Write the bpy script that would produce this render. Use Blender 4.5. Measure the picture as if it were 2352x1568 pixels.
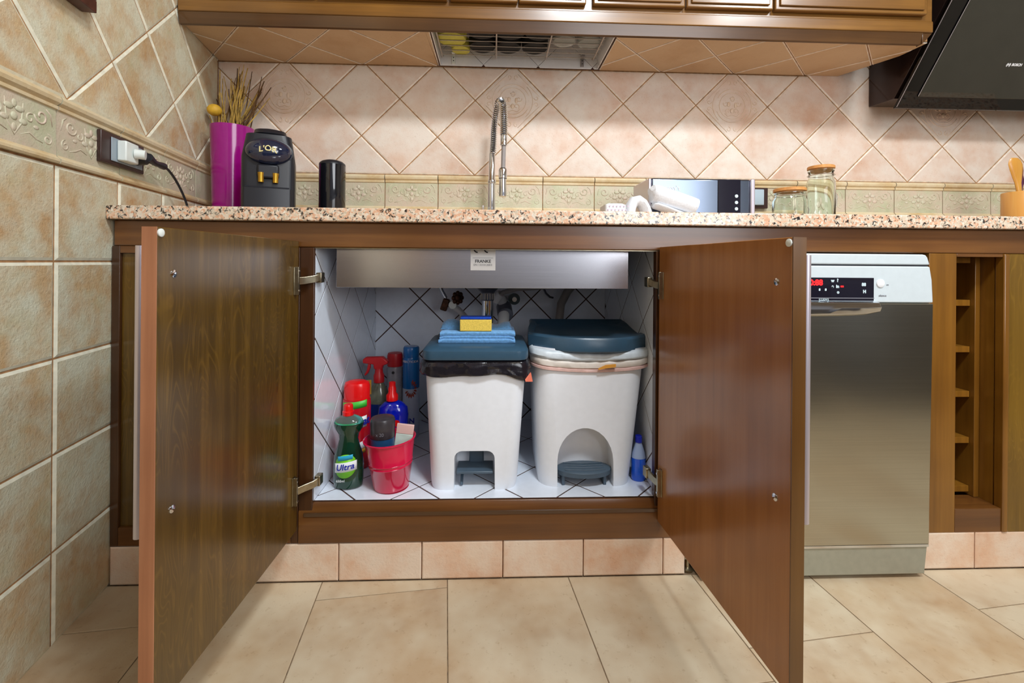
import bpy, bmesh, math, random
from mathutils import Matrix, Vector, noise
random.seed(7)
sc = bpy.context.scene
C = bpy.context.collection
for o in list(bpy.data.objects): bpy.data.objects.remove(o)
PI = math.pi; cos = math.cos; sin = math.sin
R = math.radians

# ---------------------------------------------------------------- camera
cam = bpy.data.objects.new('camera', bpy.data.cameras.new('camera')); C.objects.link(cam)
psi, rho = R(2.24), .0081
Fv = Vector((sin(psi), cos(psi), 0)); R0 = Vector((cos(psi), -sin(psi), 0)); U0 = Vector((0, 0, 1))
Rv = R0*cos(rho) + U0*sin(rho); Uv = U0*cos(rho) - R0*sin(rho)
mw = Matrix((Rv, Uv, -Fv)).transposed().to_4x4(); mw.translation = (0, -1.128, .807)
cam.matrix_world = mw
cam.data.sensor_width = 36; cam.data.lens = 1015/2352*36; cam.data.shift_y = -182/2352
cam.data.clip_start = .02
sc.camera = cam
# ---------------------------------------------------------------- world, lights, exposure
w = bpy.data.worlds.new('world'); sc.world = w; w.use_nodes = True
w.node_tree.nodes['Background'].inputs[0].default_value = (1, .93, .82, 1)
w.node_tree.nodes['Background'].inputs[1].default_value = .3
def area(name, loc, target, sx, sy, power, col):
    l = bpy.data.lights.new(name, 'AREA'); l.shape = 'RECTANGLE'; l.size = sx; l.size_y = sy; l.energy = power; l.color = col
    o = bpy.data.objects.new(name, l); C.objects.link(o); o.location = loc
    o.rotation_euler = (Vector(target)-Vector(loc)).to_track_quat('-Z', 'Y').to_euler()
    return o
area('ceiling_panel_light', (.52, -1.15, 2.58), (.3, -.2, 0), .4, .3, 23, (.88, .95, 1))
area('ceiling_panel_light', (1.65, -1.15, 2.58), (.9, -.2, 0), .4, .3, 17, (.90, .96, 1))
area('rear_fill_light', (1.2, -2.3, 1.35), (.1, .2, .6), 1.3, 1.0, 18, (.93, .96, 1))  # added cool fill from behind the camera, no window known there
area('warm_fill_light', (1.0, -1.9, 2.55), (.6, .3, 1.0), .9, .9, 9, (1, .89, .74))  # added warm fill from the right, stands for no known lamp
sc.view_settings.view_transform = 'Standard'; sc.view_settings.look = 'None'
sc.view_settings.exposure = .7; sc.view_settings.gamma = 1; sc.view_settings.use_curve_mapping = False

# ---------------------------------------------------------------- materials
def lin(c):
    return tuple(((x/255)/12.92 if x/255 <= .04045 else ((x/255+.055)/1.055)**2.4) for x in c) + (1,)
class Mat:
    def __init__(s, name):
        s.m = bpy.data.materials.new(name); s.m.use_nodes = True
        s.t = s.m.node_tree; s.b = s.t.nodes['Principled BSDF']
    def n(s, kind, **kw):
        x = s.t.nodes.new(kind)
        for k, v in kw.items():
            if k in x.inputs: x.inputs[k].default_value = v
            else: setattr(x, k, v)
        return x
    def l(s, a, b): s.t.links.new(a, b)
    def ramp(s, fac, stops):
        r = s.n('ShaderNodeValToRGB'); e = r.color_ramp.elements
        while len(e) < len(stops): e.new(.5)
        for i, (p, c) in enumerate(stops): e[i].position = p; e[i].color = lin(c)
        s.l(fac, r.inputs[0]); return r.outputs[0]
    def mix(s, fac, a, b, mode='MIX'):
        x = s.n('ShaderNodeMix', data_type='RGBA', blend_type=mode)
        for v, i in ((fac, 0), (a, 6), (b, 7)):
            if hasattr(v, 'is_linked'): s.l(v, x.inputs[i])
            else: x.inputs[i].default_value = v
        return x.outputs[2]
    def bump(s, h, strength=.3, dist=.002):
        x = s.n('ShaderNodeBump', Strength=strength, Distance=dist); s.l(h, x.inputs['Height']); s.l(x.outputs[0], s.b.inputs['Normal'])
def plain(name, col, rough=.5, metal=0, coat=0, trans=0, ior=1.5, emit=0, nz=.0, nscale=60, sheen=0, alpha=1, bump=0):
    M = Mat(name); b = M.b
    b.inputs['Base Color'].default_value = lin(col); b.inputs['Roughness'].default_value = rough
    b.inputs['Metallic'].default_value = metal; b.inputs['Coat Weight'].default_value = coat
    b.inputs['Transmission Weight'].default_value = trans; b.inputs['IOR'].default_value = ior
    b.inputs['Sheen Weight'].default_value = sheen; b.inputs['Alpha'].default_value = alpha
    if emit: b.inputs['Emission Color'].default_value = lin(col); b.inputs['Emission Strength'].default_value = emit
    g = M.n('ShaderNodeNewGeometry'); no = M.n('ShaderNodeTexNoise', Scale=nscale, Detail=4.0); M.l(g.outputs['Position'], no.inputs['Vector'])
    d = tuple(max(0, c*(1-nz)) for c in col)
    M.l(M.ramp(no.outputs[0], [(.3, d), (.7, col)]), b.inputs['Base Color'])
    if bump: M.bump(no.outputs[0], bump, .002)
    return M.m
def wood(name, axis, dark, mid, light, rough=.28, scale=1.0, figure=0.0):
    M = Mat(name); g = M.n('ShaderNodeTexCoord')
    mp = M.n('ShaderNodeMapping'); M.l(g.outputs['Object'], mp.inputs[0])
    s = [38*scale]*3; s[axis] = 1.6*scale; mp.inputs['Scale'].default_value = s
    n1 = M.n('ShaderNodeTexNoise', Scale=1.0, Detail=6.0, Roughness=.65); M.l(mp.outputs[0], n1.inputs['Vector'])
    n2 = M.n('ShaderNodeTexNoise', Scale=4.0, Detail=2.0); M.l(g.outputs['Object'], n2.inputs['Vector'])
    c = M.ramp(n1.outputs[0], [(.15, dark), (.5, mid), (.9, light)])
    c2 = M.ramp(n2.outputs[0], [(.3, (205, 198, 190)), (.7, (255, 255, 255))])
    c = M.mix(.75, c, c2, 'MULTIPLY')
    if figure:
        # quarter-sawn flecks: thin wavy light lines
        mp2 = M.n('ShaderNodeMapping'); M.l(g.outputs['Object'], mp2.inputs[0])
        s2 = [15.0]*3; s2[axis] = 3.0; mp2.inputs['Scale'].default_value = s2
        n3 = M.n('ShaderNodeTexNoise', Scale=1.6, Detail=1.0, Distortion=.6); M.l(mp2.outputs[0], n3.inputs['Vector'])
        mm = M.n('ShaderNodeMath', operation='MULTIPLY'); mm.inputs[1].default_value = 17; M.l(n3.outputs[0], mm.inputs[0])
        fr = M.n('ShaderNodeMath', operation='FRACT'); M.l(mm.outputs[0], fr.inputs[0])
        ln = M.ramp(fr.outputs[0], [(.0, (0, 0, 0)), (.3, (0, 0, 0)), (.5, (255, 255, 255)), (.7, (0, 0, 0))])
        n4 = M.n('ShaderNodeTexNoise', Scale=5.0, Detail=1.0); M.l(g.outputs['Object'], n4.inputs['Vector'])
        msk = M.ramp(n4.outputs[0], [(.38, (0, 0, 0)), (.52, (255, 255, 255))])
        f = M.mix(1.0, ln, msk, 'MULTIPLY'); ff = M.n('ShaderNodeMath', operation='MULTIPLY'); ff.inputs[1].default_value = figure; M.l(f, ff.inputs[0])
        c = M.mix(ff.outputs[0], c, lin(light))
    M.l(c, M.b.inputs['Base Color']); M.b.inputs['Roughness'].default_value = rough
    M.b.inputs['Coat Weight'].default_value = .35; M.b.inputs['Coat Roughness'].default_value = .18
    M.bump(n1.outputs[0], .12, .001)
    return M.m
def stone_tile(name, cols, patch, rough=.45, scale=9, bump=.35, rand=.25, coat=0, fine=170):
    """rustic glazed tile: blotchy colour, a paler patch colour, per-piece tone"""
    M = Mat(name); g = M.n('ShaderNodeNewGeometry'); oi = M.n('ShaderNodeObjectInfo')
    add = M.n('ShaderNodeVectorMath', operation='ADD'); M.l(g.outputs['Position'], add.inputs[0])
    sc_ = M.n('ShaderNodeVectorMath', operation='SCALE'); M.l(oi.outputs['Location'], sc_.inputs[0]); sc_.inputs['Scale'].default_value = 3.7; M.l(sc_.outputs[0], add.inputs[1])
    n1 = M.n('ShaderNodeTexNoise', Scale=float(scale), Detail=5.0, Roughness=.6); M.l(add.outputs[0], n1.inputs['Vector'])
    n2 = M.n('ShaderNodeTexNoise', Scale=float(fine), Detail=3.0, Roughness=.7); M.l(add.outputs[0], n2.inputs['Vector'])
    n3 = M.n('ShaderNodeTexNoise', Scale=scale*.55, Detail=4.0, Roughness=.7); M.l(add.outputs[0], n3.inputs['Vector'])
    c = M.ramp(n1.outputs[0], [(.28, cols[0]), (.5, cols[1]), (.72, cols[2])])
    c = M.mix(M.ramp(n3.outputs[0], [(.38, (0, 0, 0)), (.62, (240, 240, 240))]), c, lin(patch))
    sp = M.ramp(n2.outputs[0], [(.2, (190, 165, 135)), (.4, (255, 255, 255))])
    c = M.mix(.55, c, sp, 'MULTIPLY')
    hv = M.n('ShaderNodeHueSaturation'); M.l(c, hv.inputs['Color'])
    mr = M.n('ShaderNodeMapRange'); M.l(oi.outputs['Random'], mr.inputs[0]); mr.inputs[3].default_value = 1-rand*.5; mr.inputs[4].default_value = 1+rand*.35
    M.l(mr.outputs[0], hv.inputs['Value']); M.l(hv.outputs[0], M.b.inputs['Base Color'])
    M.b.inputs['Roughness'].default_value = rough; M.b.inputs['Coat Weight'].default_value = coat
    nm_ = M.n('ShaderNodeTexNoise', Scale=55.0, Detail=4.0, Roughness=.7); M.l(add.outputs[0], nm_.inputs['Vector'])
    ad = M.n('ShaderNodeMath', operation='ADD'); M.l(n2.outputs[0], ad.inputs[0]); M.l(nm_.outputs[0], ad.inputs[1])
    M.bump(ad.outputs[0], bump, .0018)
    return M.m
def granite():
    M = Mat('granite'); g = M.n('ShaderNodeNewGeometry')
    v = M.n('ShaderNodeTexVoronoi', Scale=190.0); M.l(g.outputs['Position'], v.inputs['Vector'])
    n = M.n('ShaderNodeTexNoise', Scale=55.0, Detail=5.0, Roughness=.75); M.l(g.outputs['Position'], n.inputs['Vector'])
    sep = M.n('ShaderNodeSeparateColor'); M.l(v.outputs['Color'], sep.inputs[0])
    c = M.ramp(sep.outputs[0], [(0, (216, 164, 130)), (.3, (226, 184, 154)), (.5, (234, 214, 192)), (.75, (204, 186, 162)), (1, (238, 226, 210))])
    n2 = M.n('ShaderNodeTexNoise', Scale=120.0, Detail=3.0, Roughness=.6, Distortion=.7); M.l(g.outputs['Position'], n2.inputs['Vector'])
    blk = M.ramp(n2.outputs[0], [(.38, (255, 255, 255)), (.44, (0, 0, 0))])
    c = M.mix(blk, c, lin((48, 42, 40)))
    gr = M.ramp(n.outputs[0], [(.58, (0, 0, 0)), (.64, (170, 170, 170))])
    c = M.mix(gr, c, lin((120, 112, 98)))
    M.l(c, M.b.inputs['Base Color']); M.b.inputs['Roughness'].default_value = .15; M.b.inputs['Coat Weight'].default_value = .3
    return M.m
def brushed(name, col, rough, axis=0, aniso=.5, sc1=400, bump=.03):
    M = Mat(name); g = M.n('ShaderNodeNewGeometry'); mp = M.n('ShaderNodeMapping'); M.l(g.outputs['Position'], mp.inputs[0])
    s = [sc1]*3; s[axis] = 4; mp.inputs['Scale'].default_value = s
    n = M.n('ShaderNodeTexNoise', Scale=1.0, Detail=3.0); M.l(mp.outputs[0], n.inputs['Vector'])
    M.l(M.ramp(n.outputs[0], [(.3, tuple(c*.96 for c in col)), (.7, col)]), M.b.inputs['Base Color'])
    M.b.inputs['Metallic'].default_value = 1; M.b.inputs['Roughness'].default_value = rough
    M.bump(n.outputs[0], bump, .0005)
    return M.m

W_DARK = ((52, 32, 12), (80, 52, 20), (106, 72, 30))
mt = {}
mt['wood_x'] = wood('wood_rail', 0, (84, 50, 22), (112, 70, 32), (138, 92, 44))
mt['wood_z'] = wood('wood_stile', 2, (104, 66, 18), (136, 90, 28), (160, 112, 40))
mt['wood_doorL'] = wood('wood_door_flecked', 2, (66, 45, 11), (90, 65, 18), (142, 106, 40), rough=.28, figure=.24)
mt['wood_doorR'] = wood('wood_door_plain', 2, (140, 88, 42), (170, 112, 58), (188, 130, 74), rough=.24)
mt['wood_frame'] = wood('wood_frame', 2, (52, 30, 16), (74, 44, 22), (96, 60, 30))
mt['wood_edge'] = wood('wood_edge', 2, (150, 94, 62), (178, 118, 82), (198, 144, 108), rough=.5)
mt['wood_edge_dark'] = wood('wood_edge_dark', 2, (84, 54, 20), (104, 68, 26), (124, 84, 36))
mt['wood_upper'] = wood('wood_upper', 0, (96, 62, 22), (130, 88, 34), (160, 114, 50), rough=.34)
mt['wood_lip'] = wood('wood_lip', 0, (66, 42, 20), (88, 58, 28), (108, 74, 38), rough=.3)  # darker than the upper wood: down-facing lip's shade put into the colour
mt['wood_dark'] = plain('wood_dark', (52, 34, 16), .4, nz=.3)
mt['bracket'] = plain('bracket_wood', (88, 46, 34), .35, nz=.3)
mt['grout'] = plain('grout_brown', (186, 138, 92), .9, nz=.25)
mt['grout_dark'] = plain('grout_dark', (84, 56, 48), .9, nz=.3)
mt['grout_floor'] = plain('grout_floor', (150, 126, 98), .9, nz=.3)
mt['tile_left'] = stone_tile('tile_left_wall', ((188, 146, 100), (202, 174, 134), (198, 190, 156)), (216, 216, 194), bump=.7, rand=.1, scale=13)
mt['tile_left_edge'] = plain('tile_left_edge', (242, 238, 216), .5, nz=.1)
mt['tile_back'] = stone_tile('tile_back_wall', ((210, 170, 144), (220, 192, 172), (226, 208, 194)), (230, 220, 208), bump=.3, rand=.1, scale=8)
mt['tile_back_edge'] = plain('tile_back_edge', (244, 228, 210), .5, nz=.12)
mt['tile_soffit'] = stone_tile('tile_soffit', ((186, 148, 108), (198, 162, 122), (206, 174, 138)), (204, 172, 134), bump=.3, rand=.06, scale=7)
mt['border'] = stone_tile('tile_border', ((176, 176, 142), (192, 192, 160), (204, 202, 176)), (208, 188, 168), bump=.5, rand=.08, scale=16)
mt['border_mould'] = stone_tile('tile_border_mould', ((200, 168, 116), (214, 188, 142), (222, 202, 162)), (226, 212, 180), bump=.3, rand=.08, scale=14)
mt['relief'] = stone_tile('tile_relief', ((186, 184, 152), (202, 200, 172), (214, 210, 188)), (214, 192, 174), bump=.3, rand=.08, scale=22)
mt['medallion'] = stone_tile('tile_medallion', ((208, 176, 144), (222, 196, 168), (228, 208, 184)), (226, 206, 188), bump=.3, rand=.05, scale=20)
mt['tile_plinth'] = stone_tile('tile_plinth', ((220, 168, 132), (230, 188, 156), (236, 208, 182)), (240, 222, 202), bump=.4, rand=.06, scale=11)
mt['tile_floor'] = stone_tile('tile_floor', ((166, 132, 98), (188, 160, 126), (200, 178, 146)), (212, 198, 172), rough=.36, bump=.18, rand=.06, scale=5.5, fine=70)
mt['tile_white'] = plain('tile_white', (232, 240, 252), .16, nz=.02, coat=.3)
mt['tile_niche'] = plain('tile_niche', (236, 236, 238), .2, nz=.02)
mt['granite'] = granite()
mt['plaster'] = plain('plaster', (205, 196, 180), .9, nz=.06, nscale=8)
mt['plaster_rear'] = plain('plaster_rear', (124, 124, 128), .9, nz=.2, nscale=3)
mt['steel'] = brushed('steel_brushed', (206, 206, 212), .24, 0, bump=.008)
mt['steel_dw'] = brushed('steel_dishwasher', (196, 195, 184), .2, 0, bump=.006)
mt['steel_dw_kick'] = plain('steel_kick', (172, 172, 156), .45, metal=.35, nz=.05)
mt['chrome'] = plain('chrome', (222, 226, 232), .1, metal=1)
mt['nickel'] = plain('nickel', (182, 172, 148), .28, metal=1, nz=.15)
mt['alu'] = plain('aluminium', (214, 206, 216), .35, metal=.75)
mt['dw_silver'] = plain('dishwasher_silver_plastic', (206, 217, 222), .4, nz=.02)
mt['black_gloss'] = plain('black_gloss', (16, 17, 24), .08, coat=.5)
mt['black_plastic'] = plain('black_plastic', (26, 28, 36), .38)
mt['display'] = plain('display_glass', (22, 20, 34), .12, coat=.5)
mt['red_led'] = plain('red_led', (255, 20, 24), .5, emit=1.2)
mt['icon'] = plain('icon_print', (205, 225, 232), .5)
mt['magenta'] = plain('magenta_enamel', (158, 0, 128), .18, coat=.4, nz=.04)
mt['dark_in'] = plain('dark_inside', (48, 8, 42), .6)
mt['stem'] = plain('dried_stem', (204, 164, 76), .8, nz=.4)
mt['stem_dark'] = plain('dried_stem_dark', (104, 70, 32), .8, nz=.4)
mt['yellow_ball'] = plain('yellow_ball', (226, 176, 48), .6, nz=.12, bump=.2)
mt['coffee_head'] = plain('coffee_head', (24, 32, 58), .07, coat=.8)
mt['gold'] = plain('gold', (196, 150, 52), .3, metal=.8)
mt['goldprint'] = plain('gold_print', (226, 212, 150), .5)
mt['bin'] = plain('bin_plastic', (236, 240, 247), .4, nz=.015)
mt['lid'] = plain('slate_blue_plastic', (52, 82, 104), .32, nz=.05)
mt['pedal'] = plain('pedal_plastic', (74, 92, 108), .4, nz=.05)
mt['bag_black'] = plain('bin_bag_black', (34, 31, 38), .16, nz=.2, bump=.6, nscale=45)
mt['bag_white'] = plain('bin_bag_white', (212, 222, 230), .35, nz=.08, bump=.4, nscale=60)
mt['bag_cream'] = plain('bin_bag_cream', (234, 226, 218), .45, nz=.06)
mt['string_pink'] = plain('drawstring_pink', (226, 188, 180), .5, nz=.1)
mt['orange'] = plain('tie_orange', (222, 156, 62), .5)
mt['salmon'] = plain('tie_salmon', (240, 130, 104), .5)
mt['cloth_blue'] = plain('cloth_blue', (112, 172, 228), .9, nz=.14, nscale=180, sheen=.3, bump=.5)
mt['sponge'] = plain('sponge_yellow', (240, 208, 92), .9, nz=.12, nscale=260, bump=.5)
mt['scourer'] = plain('scourer_blue', (10, 70, 190), .9, nz=.2, nscale=300, bump=.5)
mt['red_plastic'] = plain('red_plastic', (226, 16, 18), .25, coat=.2)
mt['red_body'] = plain('red_body', (196, 18, 34), .25, coat=.2)
mt['red_dark'] = plain('red_trigger', (190, 26, 34), .4)
mt['bucket'] = plain('bucket_enamel', (208, 16, 66), .16, coat=.5)
mt['green_liquid'] = plain('green_liquid_plastic', (8, 60, 40), .1, coat=.6, nz=.3, nscale=14)
mt['clear_green'] = plain('clear_green_plastic', (120, 215, 205), .06, trans=.9, ior=1.3)
mt['lime'] = plain('lime_print', (126, 214, 30), .4)
mt['blue_print'] = plain('blue_print', (20, 40, 170), .4)
mt['cyan_print'] = plain('cyan_print', (40, 170, 210), .4)
mt['white_print'] = plain('white_print', (240, 242, 245), .45)
mt['green_print'] = plain('green_print', (70, 190, 60), .4)
mt['ink'] = plain('ink', (40, 40, 48), .6)
mt['ink_grey'] = plain('ink_grey', (120, 120, 128), .6)
mt['blue_can'] = plain('blue_can', (24, 118, 200), .25, coat=.3)
mt['pale_can'] = plain('pale_can', (196, 210, 232), .28)
mt['petal'] = plain('petal_red', (178, 72, 52), .5, nz=.25)
mt['blue_liquid'] = plain('blue_liquid', (6, 30, 190), .1, coat=.6, nz=.2, nscale=18)
mt['blue_bright'] = plain('blue_bright_liquid', (0, 96, 236), .12, coat=.5, nz=.08)
mt['blue_cap'] = plain('blue_cap', (22, 40, 176), .3)
mt['milky'] = plain('milky_plastic', (170, 190, 228), .25)
mt['spray_blue'] = plain('spray_liquid', (14, 40, 104), .15, coat=.4)
mt['spray_clear'] = plain('spray_clear', (120, 126, 110), .15, coat=.3, nz=.3, nscale=30)
mt['mustard'] = plain('mustard_print', (206, 150, 40), .5)
mt['grey_can'] = plain('grey_can', (150, 150, 160), .3, nz=.1)
mt['bag_grey'] = plain('bag_roll_grey', (66, 62, 66), .3, nz=.2, bump=.3)
mt['bag_blue'] = plain('bag_roll_blue', (28, 74, 116), .25, nz=.1)
mt['paper_pink'] = plain('paper_pink', (226, 186, 178), .6)
mt['paper_pale'] = plain('paper_pale', (206, 222, 212), .6, nz=.05)
mt['white_plastic'] = plain('white_plastic', (226, 232, 228), .35)
mt['white_soft'] = plain('white_cloth', (236, 240, 246), .95, nz=.05, nscale=200, sheen=.3, bump=.4)
mt['lilac_dot'] = plain('lilac_dot', (205, 185, 205), .9)
mt['glass'] = plain('glass_jar', (247, 254, 251), .02, trans=1, ior=1.45)
mt['cork'] = plain('bamboo_lid', (232, 164, 92), .6, nz=.15)
mt['cup_wood'] = wood('cup_wood', 2, (226, 150, 66), (238, 172, 84), (246, 196, 116), rough=.4)
mt['spoon_wood'] = wood('spoon_wood', 2, (196, 124, 36), (226, 164, 66), (242, 200, 110), rough=.4)
mt['spoon_dark'] = plain('spoon_dark', (96, 40, 84), .5)
mt['hood_side'] = plain('hood_side', (58, 44, 42), .16, metal=.6, coat=.3)
mt['hood_glass'] = plain('hood_glass', (4, 4, 5), .04)
mt['hood_pane'] = plain('hood_pane', (44, 44, 37), .05, coat=.6, nz=.1)
mt['socket_brown'] = plain('socket_brown', (62, 40, 36), .3, nz=.1)
mt['socket_grey'] = plain('socket_grey', (150, 164, 174), .35)
mt['hose_grey'] = plain('hose_grey', (150, 144, 142), .45, nz=.05)
mt['pipe_grey'] = plain('pipe_grey', (96, 98, 108), .3, metal=.5)
mt['pvc'] = plain('pvc', (206, 206, 206), .4)
mt['brass_dark'] = plain('valve_bronze', (92, 56, 40), .4, metal=.6, nz=.5, nscale=90)
mt['plate_black'] = plain('plate_black', (12, 10, 12), .6, nz=.2)
mt['plate_yellow'] = plain('bowl_yellow', (206, 200, 84), .5, nz=.06)
mt['wire'] = plain('wire_chrome', (205, 196, 186), .25, metal=.8)

# ---------------------------------------------------------------- mesh helpers
class MB:
    def __init__(s): s.v = []; s.f = []; s.mi = []
    def add(s, v, f, mi=0):
        o = len(s.v); s.v += [Vector(p) for p in v]; s.f += [tuple(i+o for i in q) for q in f]; s.mi += [mi]*len(f); return s
    def box(s, x0, x1, y0, y1, z0, z1, mi=0):
        v = [(x, y, z) for z in (z0, z1) for y in (y0, y1) for x in (x0, x1)]
        return s.add(v, [(0, 2, 3, 1), (4, 5, 7, 6), (0, 1, 5, 4), (2, 6, 7, 3), (0, 4, 6, 2), (1, 3, 7, 5)], mi)
    def prism(s, poly, axis, a, b, mi=0):
        """extrude polygon (2-D) along axis from a to b. axis 0: poly=(y,z); 1: (x,z); 2: (x,y)"""
        def P(p, t): return {0: (t, p[0], p[1]), 1: (p[0], t, p[1]), 2: (p[0], p[1], t)}[axis]
        n = len(poly); v = [P(p, a) for p in poly] + [P(p, b) for p in poly]
        f = [tuple(range(n)), tuple(range(2*n-1, n-1, -1))] + [(i, (i+1) % n, n+(i+1) % n, n+i) for i in range(n)]
        return s.add(v, f, mi)
    def lathe(s, prof, cx=0, cy=0, cz=0, n=24, sx=1, sy=1, mi=0, caps=True):
        v = []; f = []
        for r, z in prof:
            for i in range(n):
                a = 2*PI*i/n; v.append((cx+r*cos(a)*sx, cy+r*sin(a)*sy, cz+z))
        for k in range(len(prof)-1):
            for i in range(n):
                j = (i+1) % n; f.append((k*n+i, k*n+j, (k+1)*n+j, (k+1)*n+i))
        if caps:
            f.append(tuple(range(n-1, -1, -1))); m = (len(prof)-1)*n; f.append(tuple(range(m, m+n)))
        return s.add(v, f, mi)
    def rings(s, rings, caps=True, mi=0):
        n = len(rings[0]); v = [p for r in rings for p in r]; f = []
        for k in range(len(rings)-1):
            for i in range(n):
                j = (i+1) % n; f.append((k*n+i, k*n+j, (k+1)*n+j, (k+1)*n+i))
        if caps: f.append(tuple(range(n-1, -1, -1))); m = (len(rings)-1)*n; f.append(tuple(range(m, m+n)))
        return s.add(v, f, mi)
    def tube(s, pts, r, n=8, mi=0, caps=True):
        pts = [Vector(p) for p in pts]; rs = r if isinstance(r, (list, tuple)) else [r]*len(pts)
        rings = []; up = None
        for i, p in enumerate(pts):
            t = (pts[min(i+1, len(pts)-1)]-pts[max(i-1, 0)]).normalized()
            if up is None:
                up = Vector((0, 0, 1)) if abs(t.z) < .9 else Vector((1, 0, 0))
            a = t.cross(up)
            if a.length < 1e-5: a = t.orthogonal()
            a.normalize(); b = a.cross(t).normalized(); up = b
            rings.append([p+a*rs[i]*cos(2*PI*k/n)+b*rs[i]*sin(2*PI*k/n) for k in range(n)])
        return s.rings(rings, caps, mi)
    def sphere(s, c, rx, ry, rz, n=16, m=10, mi=0):
        return s.rings([[(c[0]+rx*sin(PI*(k+.02)/(m+.04))*cos(2*PI*i/n), c[1]+ry*sin(PI*(k+.02)/(m+.04))*sin(2*PI*i/n), c[2]-rz*cos(PI*(k+.02)/(m+.04))) for i in range(n)] for k in range(m+1)], True, mi)
    def xf(s, mat): s.v = [mat @ p for p in s.v]; return s
    def mesh(s, name):
        me = bpy.data.meshes.new(name); me.from_pydata([tuple(p) for p in s.v], [], s.f); me.update()
        bm = bmesh.new(); bm.from_mesh(me); bmesh.ops.recalc_face_normals(bm, faces=bm.faces); bm.to_mesh(me); bm.free()
        return me
    def build(s, name, mats, parent=None, loc=None, bevel=0, smooth=None, seg=2, sub=0, center=True):
        if center and loc is None and s.v:
            lo = Vector([min(p[i] for p in s.v) for i in range(3)]); hi = Vector([max(p[i] for p in s.v) for i in range(3)])
            loc = (lo+hi)/2; loc.z = lo.z; s.v = [p-loc for p in s.v]
        me = s.mesh(name)
        if not isinstance(mats, (list, tuple)): mats = [mats]
        for m in mats: me.materials.append(m)
        if len(mats) > 1: me.polygons.foreach_set('material_index', s.mi)
        o = link(name, me, parent, loc or (0, 0, 0))
        if bevel:
            b = o.modifiers.new('bevel', 'BEVEL'); b.width = bevel; b.segments = seg; b.limit_method = 'ANGLE'; b.angle_limit = R(40)
        if sub:
            b = o.modifiers.new('sub', 'SUBSURF'); b.levels = sub; b.render_levels = sub
        if smooth is None: smooth = bool(bevel) or bool(sub)
        if smooth:
            me.polygons.foreach_set('use_smooth', [True]*len(me.polygons)); me.update()
            try: me.set_sharp_from_angle(angle=R(42))
            except Exception: pass
        return o
INV = {}
def link(name, me, parent, loc):
    o = bpy.data.objects.new(name, me); C.objects.link(o)
    if parent is not None:
        o.parent = parent
        pm = wm(parent); o.location = pm.inverted() @ Vector(loc); INV[o.name] = o
        # children are authored in world space: undo the parent's rotation
        o.rotation_euler = pm.to_quaternion().inverted().to_euler()
    else: o.location = loc
    return o
def wm(o):
    m = Matrix.LocRotScale(o.location, o.rotation_euler, o.scale)
    return wm(o.parent) @ m if o.parent else m
def tag(o, label=None, cat=None, group=None, kind=None):
    if label: o['label'] = label
    if cat: o['category'] = cat
    if group: o['group'] = group
    if kind: o['kind'] = kind
    return o
def thing(name, label, cat, loc, group=None, rz=0):
    o = bpy.data.objects.new(name, None); C.objects.link(o); o.location = loc; o.rotation_euler = (0, 0, rz); o.empty_display_size = .05
    return tag(o, label, cat, group)
def text_mesh(s, size, fn, name, mat, parent, depth=.0003, bold=0, shear=0, align='CENTER'):
    cu = bpy.data.curves.new(name, 'FONT'); cu.body = s; cu.size = size; cu.align_x = align; cu.align_y = 'CENTER'; cu.extrude = depth; cu.offset = bold; cu.shear = shear; cu.resolution_u = 3
    t = bpy.data.objects.new('tmp', cu); C.objects.link(t)
    me = bpy.data.meshes.new_from_object(t.evaluated_get(bpy.context.evaluated_depsgraph_get()))
    bpy.data.objects.remove(t); bpy.data.curves.remove(cu)
    for v in me.vertices: v.co = Vector(fn(v.co.x, v.co.y, v.co.z))
    me.materials.clear(); me.materials.append(mat); me.name = name
    c = Vector([sum(v.co[i] for v in me.vertices)/max(1, len(me.vertices)) for i in range(3)])
    for v in me.vertices: v.co -= c
    return link(name, me, parent, c)
def rrect(x0, x1, y0, y1, r, n=5, z=0):
    p = []
    for cx, cy, a0 in ((x1-r, y1-r, 0), (x0+r, y1-r, 90), (x0+r, y0+r, 180), (x1-r, y0+r, 270)):
        for i in range(n+1):
            a = R(a0+90*i/n); p.append((cx+r*cos(a), cy+r*sin(a), z))
    return p

# ---------------------------------------------------------------- tile fields
def clip(poly, reg):
    """Sutherland-Hodgman, reg convex and counter-clockwise"""
    out = poly
    for i in range(len(reg)):
        a = reg[i]; b = reg[(i+1) % len(reg)]; inp = out; out = []
        if not inp: break
        def side(p): return (b[0]-a[0])*(p[1]-a[1])-(b[1]-a[1])*(p[0]-a[0])
        for k in range(len(inp)):
            p = inp[k]; q = inp[(k+1) % len(inp)]; sp, sq = side(p), side(q)
            if sp >= 0: out.append(p)
            if (sp >= 0) != (sq >= 0):
                t = sp/(sp-sq); out.append((p[0]+(q[0]-p[0])*t, p[1]+(q[1]-p[1])*t))
    r = []
    for p in out:
        if not r or (abs(p[0]-r[-1][0])+abs(p[1]-r[-1][1])) > 1e-4: r.append(p)
    if len(r) > 1 and (abs(r[0][0]-r[-1][0])+abs(r[0][1]-r[-1][1])) < 1e-4: r.pop()
    return r
def parea(p): return .5*sum(p[i][0]*p[(i+1) % len(p)][1]-p[(i+1) % len(p)][0]*p[i][1] for i in range(len(p)))
CACHE = {}
def inset(p, d):
    n = len(p); out = []
    for i in range(n):
        a, b, c = Vector(p[i-1]), Vector(p[i]), Vector(p[(i+1) % n])
        e1 = (b-a).normalized(); e2 = (c-b).normalized()
        n1 = Vector((-e1.y, e1.x)); n2 = Vector((-e2.y, e2.x)); m = n1+n2
        k = d/max(.35, (1+n1.dot(n2))/1) ; out.append(tuple(b+m*k))
    return out
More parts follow.
